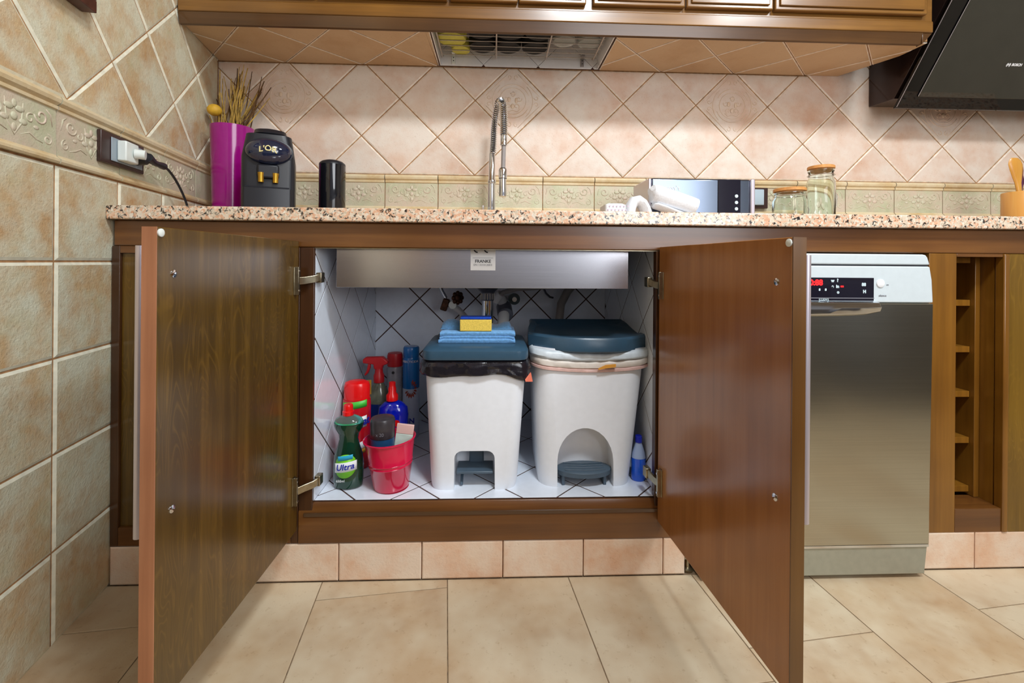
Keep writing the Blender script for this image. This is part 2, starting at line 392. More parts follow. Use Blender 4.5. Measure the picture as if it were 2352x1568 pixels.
def tile(poly, O, U, V, N, thick, bev, mats, parent, name='tile', minarea=8e-5):
    """one tile: polygon in (u,v) on the plane O,U,V, standing proud along N"""
    if len(poly) < 3 or parea(poly) < minarea: return None
    cx = sum(p[0] for p in poly)/len(poly); cy = sum(p[1] for p in poly)/len(poly)
    rel = [(p[0]-cx, p[1]-cy) for p in poly]
    key = (tuple((round(a, 4), round(b, 4)) for a, b in rel), tuple(round(x, 3) for x in (*U, *V)), thick, mats[0].name)
    me = CACHE.get(key)
    if me is None:
        ins = inset(rel, bev)
        if parea(ins) < parea(rel)*.2: ins = [(a*.85, b*.85) for a, b in rel]
        n = len(rel); b_ = MB()
        v = [U*a+V*b for a, b in rel]+[U*a+V*b+N*(thick-bev*.45) for a, b in rel]+[U*a+V*b+N*thick for a, b in ins]
        b_.add(v, [tuple(range(2*n, 3*n))], 0)
        b_.add(v, [(i, (i+1) % n, n+(i+1) % n, n+i) for i in range(n)]+[(n+i, n+(i+1) % n, 2*n+(i+1) % n, 2*n+i) for i in range(n)], 1)
        me = b_.mesh(name)
        for m in mats: me.materials.append(m)
        me.polygons.foreach_set('material_index', [0 if len(p.vertices) == n and abs(p.normal.dot(N)) > .99 else 1 for p in me.polygons])
        CACHE[key] = me
    return link(name, me, parent, O+U*cx+V*cy)
def diamonds(parent, O, U, V, N, u0, v0, D, gap, urange, vrange, regfn, thick, bev, mats, skip=()):
    """diamond tiles: vertices at (u0+kD, v0+mD); centres half a diagonal above and between"""
    h = D/2-gap*.7071
    res = []
    for i in range(int((urange[0]-u0)/D*2)-2, int((urange[1]-u0)/D*2)+3):
        for j in range(int((vrange[0]-v0)/D*2)-2, int((vrange[1]-v0)/D*2)+3):
            if (i+j) % 2 == 0: continue
            cu, cv = u0+i*D/2, v0+j*D/2
            reg = regfn(cu, cv)
            if reg is None: continue
            p = clip([(cu+h, cv), (cu, cv+h), (cu-h, cv), (cu, cv-h)], reg)
            t = tile(p, O, U, V, N, thick, bev, mats, parent)
            if t: res.append((cu, cv, t))
    return res
def rect(a, b, c, d): return [(a, c), (b, c), (b, d), (a, d)]
X, Y, Z = Vector((1, 0, 0)), Vector((0, 1, 0)), Vector((0, 0, 1))

# ================================================================ STRUCTURE
YB = .6                                     # back wall (tile face)
th = R(-10.6); LW0 = Vector((-.946, 0, 0)); LD = Vector((sin(th), cos(th), 0)); LN = Vector((LD.y, -LD.x, 0))
def lw(s, z, out=0): return LW0+LD*s+Z*z+LN*out
# ---- floor
floor = tag(MB().box(-1.6, 3.0, -2.5, .62, -.05, -.002).build('floor', mt['grout_floor']), kind='structure')
tf = R(6.2); FU = Vector((cos(tf), sin(tf), 0)); FVv = Vector((-sin(tf), cos(tf), 0))
def w2(x, y): return (x*cos(tf)+y*sin(tf), -x*sin(tf)+y*cos(tf))
regF = [w2(-.946+.187*2.3, -2.3), w2(2.95, -2.3), w2(2.95, -.0), w2(-.952, -.0)]
edges = [-1.975, -1.664, -1.354, -1.045, -.735, -.424, -.113, .194, .514, .815, 1.122, 1.432, 1.742, 2.052, 2.36, 2.67, 2.98]
phase = {-1.045: -.041, -.735: .27, -.424: -.015, -.113: .25, .194: .25, .514: -.276, .815: .2, 1.122: -.255, 1.432: .1, -1.354: .2, 1.742: -.3}
for a, b in zip(edges[:-1], edges[1:]):
    ph = phase.get(a, random.uniform(-.3, .3))
    for k in range(-6, 3):
        v0, v1 = ph+k*.6, ph+(k+1)*.6
        g = .0012
        tile(clip(rect(a+g, b-g, v0+g, v1-g), regF), Vector((0, 0, -.0045)), FU, FVv, Z, .0045, .0012, (mt['tile_floor'], mt['tile_floor']), floor)
# ---- left wall
L = MB(); T = .12
def slab(o, u0, u1, z0, z1, d0, d1):
    pts = [lw(u0, 0, d0), lw(u1, 0, d0), lw(u1, 0, d1), lw(u0, 0, d1)]
    o.add([(p.x, p.y, z) for z in (z0, z1) for p in pts], [(0, 3, 2, 1), (4, 5, 6, 7), (0, 1, 5, 4), (1, 2, 6, 5), (2, 3, 7, 6), (3, 0, 4, 7)])
slab(L, -2.3, .66, 0, 2.62, -.12, -.0035)
wall_left = tag(L.build('wall_left', mt['grout']), kind='structure')
g = .0022; OL = LW0-LN*.007
mL = (mt['tile_left'], mt['tile_left_edge'])
rows = [0, .194, .397, .598, .801, 1.003]
sj = [-.175+.203*k for k in range(-8, 5)]
for a, b in zip(sj[:-1], sj[1:]):
    for z0, z1 in zip(rows[:-1], rows[1:]):
        tile(clip(rect(a+g, b-g, z0+(g if z0 else 0.0), z1-g), rect(-2.2, (.6 if z1 > .9 else .02), 0, 1.003)), OL, LD, Z, LN, .007, .006, mL, wall_left)
diamonds(wall_left, OL, LD, Z, LN, .148, 1.149, .2905, .0035, (-1.3, .62), (1.15, 1.95), lambda u, v: rect(-1.3, .607, 1.149, 1.95), .007, .006, mL)

# border tiles: moulded profile with a scroll relief
def border_profile(z0, z1, d=.007):
    h = z1-z0
    return [(0, z0), (d+.006, z0), (d+.0085, z0+.004), (d+.0085, z0+.009), (d+.002, z0+.014), (d+.001, z0+.017), (d+.001, z0+.018),
            (d, z1-.032), (d+.004, z1-.030), (d+.0045, z1-.024), (d+.002, z1-.0225), (d+.009, z1-.017), (d+.011, z1-.010), (d+.008, z1-.003), (d, z1), (0, z1)]
def spiral(cx, cz, r, turns, a0, hand=1, r_end=.25, n=14):
    return [(cx+r*(1-(1-r_end)*t/n)*cos(a0+hand*turns*2*PI*t/n), cz+r*(1-(1-r_end)*t/n)*sin(a0+hand*turns*2*PI*t/n)) for t in range(n+1)]
def relief_mesh(key, lines, blobs, U, N, V=Z):
    m = MB()
    for pts, r in lines:
        m.tube([U*a+V*b-N*r*.3 for a, b in pts], [r*.5]+[r]*(len(pts)-2)+[r*.6], 5)
    for a, b, ra, rb in blobs:
        mm = MB().sphere((0, 0, 0), 1, 1, 1, 8, 5)
        M3 = Matrix((U*ra, N*min(ra, rb)*.3, V*rb)).transposed()
        mm.v = [M3 @ p+U*a+V*b for p in mm.v]; m.add(mm.v, mm.f)
    me = m.mesh(key); me.materials.append(mt['relief']); me.polygons.foreach_set('use_smooth', [True]*len(me.polygons)); return me
BL = []; BB = []
for sgn in (-1, 1):
    BL.append((spiral(sgn*.062, .018, .017, 1.1, 0 if sgn < 0 else PI, sgn), .0022))
    BL.append((spiral(sgn*.078, -.024, .012, 1.2, PI/2, -sgn), .002))
    BL.append(([(sgn*.09, .005), (sgn*.085, .028), (sgn*.074, .036)], .0018))
    BL.append(([(sgn*.014, -.03), (sgn*.034, -.022), (sgn*.05, -.03), (sgn*.066, -.034)], .002))
    BL.append((spiral(sgn*.036, .006, .011, .9, PI/3, sgn), .0018))
    BB += [(sgn*.012, .016, .011, .006), (sgn*.02, -.006, .01, .006), (sgn*.05, -.008, .007, .004)]
BL.append(([(-.02, .03), (-.016, -.01), (0, -.034), (.016, -.01), (.02, .03)], .0018))
BB += [(0, 0, .008, .008), (0, .024, .006, .008), (0, -.02, .006, .008)]
def border_row(parent, O, U, N, s0, pitch, k0, k1, smin, smax, z0, z1):
    rel = relief_mesh('relief', BL, BB, U, N)
    prof = border_profile(z0, z1)
    for k in range(k0, k1):
        a, b = s0+pitch*k+.0016, s0+pitch*(k+1)-.0016
        a, b = max(a, smin), min(b, smax)
        if b-a < .01: continue
        m = MB(); n = len(prof); c = (a+b)/2
        v = [U*(t-c)+N*d+Z*(z-z0) for t in (a, b) for d, z in prof]
        m.add(v, [tuple(range(n)), tuple(range(2*n-1, n-1, -1))])
        for i in range(n):
            j = (i+1) % n
            m.add(v, [(i, j, n+j, n+i)], 0 if i in (5, 6) else 1)
        t = m.build('border_tile', [mt['border'], mt['border_mould']], parent, loc=O+U*c+Z*z0, smooth=False)
        if b-a > .19: link('relief', rel, t, O+U*c+N*.0078+Z*(z0+(z1-z0)*.47))
border_row(wall_left, OL, LD, LN, -.175, .203, -5, 4, -1.2, .598, 1.005, 1.147)
# ---- back wall
wall_back = tag(MB().box(-1.25, 3.0, YB+.0035, YB+.13, 0, 2.62).build('wall_back', mt['grout']), kind='structure')
OB = Vector((0, YB+.007, 0)); NB = -Y
mB = (mt['tile_back'], mt['tile_back_edge'])
regB = lambda u, v: rect(-1.06, 1.405, 1.1455, 1.563) if u < 1.33 else rect(-1.06, 2.6, 1.1455, 1.9)
bt = diamonds(wall_back, OB, X, Z, NB, -.081, 1.145, .2921, .0038, (-1.1, 2.6), (1.145, 1.9), regB, .007, .005, mB)
lines = [([(r*cos(a), r*sin(a)) for a in [R(d) for d in range(int(d0), int(d1)+1, 12)]], .0016) for r, d0, d1 in ((.052, 0, 360), (.066, 20, 160), (.066, 200, 340), (.079, -50, 50), (.079, 130, 230))]
for q in range(4):
    a = q*PI/2
    for sgn in (-1, 1):
        pts = spiral(.093, sgn*.014, .010, .9, PI if sgn < 0 else PI, sgn)
        lines.append(([(x*cos(a)-y*sin(a), x*sin(a)+y*cos(a)) for x, y in pts], .0016))
    b = a+PI/4; lines.append(([(.088*cos(b)+t*cos(b+PI/2), .088*sin(b)+t*sin(b+PI/2)) for t in (-.06, -.03, 0, .03, .06)], .0018))
blobs = [(.0, -.02, .008, .010), (.014, .002, .006, .012), (-.014, .006, .007, .010), (.0, .03, .010, .004)]
for q in range(5):
    lines.append((spiral(.026*cos(R(90+72*q)), .026*sin(R(90+72*q)), .012, 1.0, R(90+72*q), 1 if q % 2 else -1), .0015))
lines.append(([(-.03, -.03), (-.018, -.042), (0, -.036), (.018, -.042), (.03, -.03)], .0015))
med = relief_mesh('medallion', lines, blobs, X, NB)
med.materials.clear(); med.materials.append(mt['medallion'])
for cu, cv, t in bt:
    if abs(cv-1.437) < .01 and min(abs(cu-x) for x in (-.811, .065, .941, 1.818)) < .02 and -1 < cu < 2:
        link('medallion', med, t, OB+X*cu+Z*cv+NB*.0075)
border_row(wall_back, OB, X, NB, -.018, .204, -6, 13, -1.052, 2.6, 1.003, 1.1425)
row = MB().box(-1.05, 2.6, YB+.0, YB+.007, .938, 1.0)
row.build('skirting_tile', mt['border_mould'], wall_back)
# ---- room behind the camera
tag(MB().box(2.95, 3.07, -2.5, .6, 0, 2.62).build('wall_right', mt['plaster']), kind='structure')
wr = tag(MB().box(-1.7, 3.07, -2.62, -2.5, 0, 2.62).build('wall_rear', plain('plaster_cool', (196, 200, 212), .9, nz=.05, nscale=6)), kind='structure')
for xa, xb in ((-1.2, -.6), (-.597, .0), (.003, .6), (.603, 1.2), (1.203, 1.85), (2.15, 2.9)):
    MB().box(xa, xb, -1.9, -1.3, .0, .70).build('reflected_unit', mt['plaster_rear'], wr, bevel=.004)  # unseen units, low tops and gap shaped for reflections in the steel
tag(MB().box(-1.7, 3.07, -2.62, .73, 2.62, 2.72).build('ceiling', mt['plaster']), kind='structure')
# ---- alcove under the worktop, lined with small white tiles
AL, AR, AB, AF, AT = -.452, .43, .575, .2, .9
d2 = .2136; gw = .0042; mW = (mt['tile_white'], mt['tile_white'])
a1 = tag(MB().box(AL-.03, AL-.0012, .008, AB, .1, AT).build('wall_alcove_left', mt['grout_dark']), kind='structure')
diamonds(a1, Vector((AL-.004, 0, 0)), Y, Z, X, .086, .746-d2*4, d2, gw, (0, AB), (AF, AT), lambda u, v: rect(.009, AB, AF, AT), .004, .0007, mW)
a2 = tag(MB().box(AR+.0012, AR+.03, .008, AB, .1, AT).build('wall_alcove_right', mt['grout_dark']), kind='structure')
diamonds(a2, Vector((AR+.004, 0, 0)), -Y, Z, -X, -.03, .746-d2*4, d2, gw, (-AB, 0), (AF, AT), lambda u, v: rect(-AB, -.009, AF, AT), .004, .0007, mW)
a3 = tag(MB().box(AL-.03, AR+.03, AB+.0012, YB+.003, .1, AT).build('wall_alcove_rear', mt['grout_dark']), kind='structure')
diamonds(a3, Vector((0, AB+.004, 0)), X, Z, -Y, -.072, .666-d2*4, d2, gw, (AL, AR), (AF, AT), lambda u, v: rect(AL, AR, AF, AT), .004, .0007, mW)
a4 = tag(MB().box(AL, AR, .012, AB, .105, AF-.0012).build('floor_alcove', mt['grout_dark']), kind='structure')
diamonds(a4, Vector((0, 0, AF-.004)), X, Y, Z, .228, .073-d2*2, d2, gw, (AL, AR), (0, AB), lambda u, v: rect(AL, AR, .012, AB), .004, .0007, mW)
# ---- tiled plinth
pl = tag(MB().box(-.945, .5, .008, .1, 0, .096).build('baseboard_front', mt['grout']), kind='structure')
js = [-.945, -.80, -.593, -.387, -.179, .027, .234, .442, .5]
for a, b in zip(js[:-1], js[1:]):
    tile(rect(a+.0014, b-.0014, .002, .0955), Vector((0, .008, 0)), X, Z, -Y, .008, .003, (mt['tile_plinth'], mt['tile_plinth']), pl)
pr = tag(MB().box(1.13, 2.6, .008, .1, 0, .098).build('baseboard_right', mt['grout']), kind='structure')
js = [1.13, 1.285, 1.49, 1.696, 1.9, 2.1, 2.3]
for a, b in zip(js[:-1], js[1:]):
    tile(rect(a+.0014, b-.0014, .002, .0975), Vector((0, .008, 0)), X, Z, -Y, .008, .003, (mt['tile_plinth'], mt['tile_plinth']), pr)

# ================================================================ WORKTOP AND CABINETS
m = MB().prism([(-.9415, -.022), (2.6, -.022), (2.6, YB), (-1.056, YB)], 2, .904, .938)
tag(m.build('worktop', mt['granite'], bevel=.003), 'speckled pink and black granite worktop along the wall', 'worktop')
tag(MB().box(-.94, 2.6, .0, .03, .84, .9035).build('front_rail', mt['wood_x'], bevel=.003),
    'long brown wooden rail directly under the granite worktop', 'rail')
# sink cabinet frame
t = thing('sink_cabinet', 'open brown wooden cabinet frame around the white tiled space under the sink', 'cabinet', (0, .02, .098))
MB().box(-.487, AL-.001, .0, .022, .16, .8395).build('stile', mt['wood_frame'], t, bevel=.001)
MB().box(AR-.012, .47, .0, .022, .16, .8395).build('stile', mt['wood_frame'], t, bevel=.001)
MB().prism([(-.002, .098), (.022, .098), (.022, .1945), (.008, .1965), (-.002, .176)], 0, -.487, .47).build('bottom_rail', mt['wood_x'], t, bevel=.0015)
MB().prism([(-.004, .166), (.0, .166), (.0, .1755), (-.006, .1755)], 0, -.472, .44).build('bead', mt['wood_lip'], t)
MB().box(-.452, .428, .0, .02, .838, .8397).build('top_bead', mt['nickel'], t)
# left cabinet next to it
t = thing('corner_cabinet', 'narrow dark brown cabinet panel behind the left open door, against the tiled side wall', 'cabinet', (-.72, .02, .098))
MB().box(-.944, -.925, .0, .022, .098, .8395).build('stile', mt['wood_frame'], t, bevel=.001)
MB().box(-.505, -.4885, .0, .022, .098, .8395).build('stile', mt['wood_frame'], t, bevel=.001)
MB().box(-.9245, -.506, .0, .022, .098, .143).build('bottom_rail', mt['wood_x'], t, bevel=.001)
MB().box(-.9245, -.506, .0, .022, .822, .8395).build('top_rail', mt['wood_x'], t, bevel=.001)
MB().box(-.924, -.507, .007, .018, .1435, .8215).build('panel', mt['wood_doorL'], t)

def door(name, label, hx, hy, ang, side, w, z0, z1, mat, edge_mat, thick, off):
    """door in its own frame: local x runs from hinge to free edge, side*y is the outer face"""
    t = thing(name, label, 'cabinet door', (hx, hy, z0), rz=ang)
    M = Matrix.LocRotScale(Vector((hx, hy, 0)), Matrix.Rotation(ang, 3, 'Z').to_quaternion(), None)
    ya, yb = sorted((0, side*thick))
    def part(nm, mb, mat, **k): return mb.xf(M).build(nm, mat, t, **k)
    # the panel keeps its own grain frame, so it is built in local space
    p = MB().box(0, w-.0022, ya, yb, 0, z1-z0).build('panel', mat, None, loc=(0, 0, 0), bevel=.0012); p.parent = t
    e = MB().box(w-.0021, w, ya, yb, 0, z1-z0).build('edge_band', edge_mat, None, loc=(0, 0, 0)); e.parent = t
    # bar handle on the outer face
    y = side*(thick+.028); x = w-.035
    h = part('handle', MB().tube([(x, y, z0+.245), (x, y, z1-.027)], .0075, 14), mt['alu'], smooth=True)
    for zz in (z0+.29, z1-.07):
        s = MB().tube([(x, side*thick, zz), (x, y, zz)], .004, 8).xf(M); s.build('mount', mt['alu'], h)
    for zz in (z0+.288, z1-.07):
        part('screw', MB().lathe([(.0062, 0), (.006, .0012), (.0035, .0022), (.001, .0024)], n=12).xf(Matrix.Translation((w-.035, 0, zz)) @ Matrix.Rotation(side*PI/2, 4, 'X')), mt['chrome'], smooth=True)
    part('bumper', MB().lathe([(.0062, 0), (.0062, .002), (.004, .003)], n=12).xf(Matrix.Translation((w-.008, 0, z1-.0085)) @ Matrix.Rotation(side*PI/2, 4, 'X')), mt['white_plastic'], smooth=True)
    # concealed hinges: plate on the panel, cup, arm reaching to the frame
    for zc in (z0+.108, z1-.098):
        s = -side
        hg = MB()
        hg.box(.018, .026, *sorted((0, s*.012)), zc-.034, zc+.034)
        hg.box(.012, .028, *sorted((0, s*.0022)), zc-.034, zc+.034)
        h = part('hinge', hg, mt['nickel'], bevel=.0006)
        a = MB()
        a.rings([[(x0, s*(y0), zc+dz+up) for dz, y0 in ((-.009, yy), (.009, yy), (.009, yy+.007), (-.009, yy+.007))] for x0, yy, up in ((.022, .004, 0), (.008, .004+off*.3, .001), (-.002, off*.8, .004), (-.010, off, .007), (-.032, off, .009))])
        a.xf(M).build('arm', mt['nickel'], h, bevel=.001)
        b = MB().box(-.036, -.014, *sorted((s*(off-.003), s*(off+.011))), zc-.006, zc+.020).xf(M)
        b.build('knuckle', mt['nickel'], h, bevel=.002)
        for zz in (zc-.024, zc+.024):
            MB().tube([(.0225, s*.0115, zz), (.0225, s*.0135, zz)], .003, 8).xf(M).build('screw', mt['chrome'], h)
    return t
door('cabinet_door', 'open left brown cabinet door with flecked grain and pale free edge', -.4885, -.006, R(-90)-math.atan(.016), -1, .455, .134, .855, mt['wood_doorL'], mt['wood_edge'], .021, .040)
door('cabinet_door', 'open right reddish brown cabinet door beside the dishwasher', .4235, -.006, R(-90)+math.atan(.07), 1, .465, .145, .849, mt['wood_doorR'], mt['wood_edge_dark'], .022, .014)

# bottle rack at the right
t = thing('bottle_rack', 'tall narrow open wooden bottle rack with five cells right of the dishwasher', 'rack', (1.29, .02, .098))
MB().box(1.152, 1.2275, .0, .022, .098, .8395).build('stile', mt['wood_z'], t, bevel=.001)
MB().box(1.228, 1.3565, .0, .022, .098, .1605).build('bottom_rail', mt['wood_x'], t, bevel=.001)
MB().box(1.228, 1.3565, .0, .022, .831, .8395).build('top_rail', mt['wood_x'], t, bevel=.001)
MB().box(1.3585, 1.375, .0225, .4, .12, .8395).build('side_panel', mt['wood_z'], t)
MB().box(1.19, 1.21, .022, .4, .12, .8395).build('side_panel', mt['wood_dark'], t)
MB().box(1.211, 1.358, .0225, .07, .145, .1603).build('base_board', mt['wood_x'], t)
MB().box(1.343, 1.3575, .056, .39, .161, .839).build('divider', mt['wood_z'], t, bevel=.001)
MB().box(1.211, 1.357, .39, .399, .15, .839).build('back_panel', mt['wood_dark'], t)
for z in (.17, .307, .437, .563, .694, .815):
    MB().box(1.2105, 1.342, .068, .389, z, z+.017).build('shelf', mt['wood_z'], t, bevel=.001)
t = thing('end_cabinet', 'brown wooden cabinet front at the far right edge, beside the bottle rack', 'cabinet', (1.7, .02, .098))
MB().box(1.357, 1.372, -.004, .02, .098, .8395).build('bead', mt['wood_z'], t, bevel=.003)
MB().box(1.3725, 1.95, .0, .022, .098, .8395).build('panel', wood('wood_end', 2, (92, 66, 14), (120, 88, 20), (146, 110, 34), figure=.35), t)

# ================================================================ DISHWASHER
t = thing('dishwasher', 'freestanding stainless steel dishwasher behind the open right door', 'dishwasher', (.82, .2, 0))
x0, x1 = .53, 1.129
MB().box(x0+.01, x1-.01, .0, .55, .03, .835).build('casing', mt['dw_silver'], t, bevel=.004)
yF = -.034
MB().prism([(x0, .0905), (x1-.006, .0905), (x1, .70), (x1, .7095), (x0, .7095)], 1, yF, -.001).build('door_panel', mt['steel_dw'], t, bevel=.002)
MB().prism([(x0, .711), (x1, .711), (x1-.0035, .770), (x1-.01, .8045), (x0, .8045)], 1, yF, -.001).build('control_panel', mt['dw_silver'], t, bevel=.003)
MB().prism([(x0, .8085), (x1-.0095, .8085), (x1-.016, .828), (x1-.021, .834), (x1-.028, .8355), (x0, .8355)], 1, yF, -.001).build('top_lid', mt['dw_silver'], t, bevel=.003)
MB().box(x0, x1-.012, yF+.004, -.001, .8045, .8085).build('seam', mt['ink'], t)
MB().prism([(x0, .012), (x1-.014, .012), (x1-.007, .083), (x0, .083)], 1, yF+.004, .02).build('kick_plate', mt['steel_dw_kick'], t, bevel=.002)
MB().box(x0, x1-.006, yF+.001, -.001, .0835, .0898).build('kick_trim', mt['chrome'], t)
MB().box(.70, .9695, yF-.0015, yF+.006, .7155, .7745).build('display', mt['display'], t, bevel=.001)
dsp = bpy.context.collection.objects[-1]
yD = yF-.0018
def fdw(cx, cz): return lambda x, y, z: (cx+x, yD-z, cz+y)
text_mesh('0:88', .02, fdw(.817, .761), 'digits', mt['red_led'], t, bold=.0008)
for i, (ix, iz, s) in enumerate(((.86, .7665, 'w'), (.873, .767, '?'), (.86, .752, 'e'), (.873, .752, 'in'), (.8745, .7375, 'o'), (.942, .757, '88'), (.944, .739, 'H'), (.826, .7445, 's'), (.842, .7445, 's'))):
    text_mesh(s, .011, fdw(ix, iz), 'icon', mt['icon'], t, bold=.0006)
MB().box(.881, .889, yD-.0003, yD, .750, .754).build('indicator', mt['red_led'], t)
MB().box(.70, .9695, yD-.0006, yF, .7215, .7235).build('display_line', mt['ink_grey'], t)
text_mesh('||220V||', .0085, fdw(.837, .7185), 'icon', mt['icon'], t)
# handle scoop
m = MB(); rg = []
for i in range(9):
    x = .70+(.978-.70)*i/8; dz = .010*math.sqrt(max(0, 1-(i/8)**3)); 
    rg.append([(x, yF, .7145), (x, yF-.009, .712), (x, yF-.016, .700-dz*.2), (x, yF-.012, .690-dz), (x, yF, .685-dz)])
m.rings(rg); m.build('handle', mt['chrome'], t, bevel=.001)
MB().lathe([(.0105, 0), (.0105, .002), (.009, .003)], n=24).xf(Matrix.Translation((.987, yF, .7605)) @ Matrix.Rotation(PI/2, 4, 'X')).build('button', mt['white_print'], t, smooth=True)
text_mesh('silence', .0075, lambda x, y, z: (.993+x, yF-.0004-z, .729+y), 'lettering', mt['ink_grey'], t)
text_mesh('on', .006, lambda x, y, z: (1.006+x, yF-.0004-z, .757+y), 'lettering', mt['ink_grey'], t)
MB().lathe([(.014, 0), (.016, .006), (.007, .01), (.007, .03)], cx=.515, cy=.02, n=14).build('foot', mt['nickel'], t, smooth=True)
MB().box(.503, .54, .015, .04, .0295, .034).build('foot_bracket', mt['nickel'], t)
MB().lathe([(.014, 0), (.016, .006), (.007, .01), (.007, .0295)], cx=1.09, cy=.04, n=14).build('foot', mt['nickel'], t, smooth=True)

# ================================================================ SINK, PIPES
t = thing('sink', 'brushed stainless steel sink bowl hanging under the worktop', 'sink', (-.027, .3, .738))
m = MB()
m.box(-.412, .357, .04, .0415, .738, .903); m.box(-.412, -.4105, .0416, .47, .738, .903); m.box(.3555, .357, .0416, .47, .738, .903)
m.box(-.4104, .3554, .0416, .47, .738, .7395); m.box(-.4104, .3554, .4705, .472, .738, .903)
m.build('bowl', mt['steel'], t, bevel=.0008)
MB().lathe([(.034, 0), (.05, .008), (.05, .0145)], cx=-.022, cy=.3, cz=.723, n=28).build('drain_flange', mt['pipe_grey'], t, smooth=True)
st = MB().box(-.0635, .002, .0392, .0399, .785, .86).build('sticker', mt['white_print'], t)
for cx in (-.0455, -.0185):
    MB().tube([(cx+.010*cos(R(a)), .0388, .8445+.0125*sin(R(a))) for a in range(188, 283, 12)], .0016, 5).build('emblem', mt['ink'], st)
text_mesh('FRANKE', .0115, lambda x, y, z: (-.031+x, .0390-z, .8085+y), 'lettering', mt['ink'], st, bold=.0002)
text_mesh('EN 13310:2003', .0078, lambda x, y, z: (-.031+x, .0390-z, .799+y), 'lettering', mt['ink_grey'], st)
MB().box(-.058, -.004, .0388, .0391, .817, .8178).build('rule_line', mt['ink_grey'], st)
t = thing('drain_trap', 'chrome and grey waste pipe with trap under the sink bowl', 'pipe', (-.022, .3, .56))
MB().lathe([(.020, 0), (.0215, .004), (.0215, .026), (.030, .034), (.034, .0395)], cx=-.022, cy=.3, cz=.683, n=24).build('coupling_nut', mt['pipe_grey'], t, smooth=True)
rib = MB()
for k in range(16):
    a = 2*PI*k/16; rib.box(-.022+.0212*cos(a)-.0012, -.022+.0212*cos(a)+.0012, .3+.0212*sin(a)-.0012, .3+.0212*sin(a)+.0012, .687, .706)
rib.build('nut_ribs', mt['chrome'], t)
MB().tube([(-.022, .3, .684), (-.022, .3, .60)], .0185, 20).build('tailpipe', mt['chrome'], t, smooth=True)
MB().tube([(-.022, .3, .61), (-.02, .302, .575), (0, .32, .555), (.02, .35, .565), (.03, .38, .60), (.034, .42, .645), (.03, .5, .66), (.03, .574, .66)], .02, 16).build('trap_bend', mt['pvc'], t, smooth=True)
MB().tube([(.038, .40, .625), (.034, .44, .648)], .0275, 20).build('trap_nut', mt['pipe_grey'], t, smooth=True)
MB().tube([(.028, .43, .665), (.012, .38, .70)], .0165, 14).build('side_inlet', mt['pvc'], t, smooth=True)
h = thing('waste_hose', 'thin grey waste hose rising right from the trap under the sink', 'hose', (.1, .4, .69))
MB().tube([(.012, .37, .69), (.03, .365, .705), (.075, .36, .718), (.14, .36, .722), (.2, .36, .728)], .0085, 12).build('hose', mt['hose_grey'], h, smooth=True)
MB().tube([(.002, .38, .675), (.022, .367, .70)], .0145, 14).build('connector', mt['pvc'], h, smooth=True)
tag(MB().tube([(.30, .50, .735), (.27, .50, .70), (.245, .49, .655), (.235, .47, .59), (.235, .45, .54)], .015, 14).build('drain_hose', mt['hose_grey'], smooth=True),
    'thick beige grey hose sloping down behind the right bin', 'hose')
tag(MB().tube([(.185, .55, .735), (.187, .55, .71), (.196, .552, .69), (.212, .555, .675), (.225, .56, .672)], .004, 8).build('cable_loop', mt['pipe_grey'], smooth=True),
    'thin grey cable looping down behind the sink beside the thick hose', 'cable')
t = thing('shutoff_valve', 'corroded bronze shutoff valve with dark handle left of the waste pipe', 'valve', (-.155, .5, .62))
MB().tube([(-.205, .49, .735), (-.19, .485, .70), (-.175, .48, .675)], .007, 10).build('supply_tube', mt['chrome'], t, smooth=True)
MB().box(-.012, .012, -.014, .014, -.022, .022).xf(Matrix.Translation((-.178, .48, .652)) @ Matrix.Rotation(R(18), 4, 'Y')).build('valve_body', mt['brass_dark'], t, bevel=.004)
m = MB(); 
for k in range(8):
    a = 2*PI*k/8; m.add(*(lambda q: (q.v, q.f))(MB().sphere((.017*cos(a), 0, .017*sin(a)), .009, .007, .009, 8, 5)))
m.add(*(lambda q: (q.v, q.f))(MB().sphere((0, 0, 0), .016, .008, .016, 10, 6)))
m.xf(Matrix.Translation((-.132, .47, .677)) @ Matrix.Rotation(R(35), 4, 'Z')).build('handwheel', mt['brass_dark'], t, smooth=True)
MB().tube([(-.15, .475, .652), (-.15, .462, .652)], .014, 14).build('cap', mt['white_plastic'], t, smooth=True)
MB().tube([(-.165, .485, .655), (-.13, .5, .63), (-.105, .52, .60), (-.09, .573, .585)], .011, 12).build('elbow', mt['pvc'], t, smooth=True)
t = thing('wall_valve', 'small round dark green wall valve right of the waste pipe', 'valve', (.075, .56, .66))
MB().tube([(.075, .574, .668), (.075, .54, .668)], .022, 18).build('rosette', plain('valve_green', (16, 56, 60), .2, coat=.4), t, smooth=True)
MB().tube([(.075, .539, .668), (.075, .52, .668)], .009, 10).build('spindle', mt['chrome'], t, smooth=True)

# ================================================================ BINS
def apply_bool(o, cutter):
    md = o.modifiers.new('b', 'BOOLEAN'); md.operation = 'DIFFERENCE'; md.object = cutter; md.solver = 'EXACT'
    bpy.context.view_layer.update()
    dg = bpy.context.evaluated_depsgraph_get(); me = bpy.data.meshes.new_from_object(o.evaluated_get(dg))
    o.modifiers.remove(md); o.data = me; bpy.data.objects.remove(cutter)
    me.polygons.foreach_set('use_smooth', [True]*len(me.polygons))
    try: me.set_sharp_from_angle(angle=R(35))
    except Exception: pass
def wob(ring, amp, f, seed): 
    return [(x, y+0, z+amp*noise.noise(Vector((x*f+seed, y*f, seed)))) for x, y, z in ring]
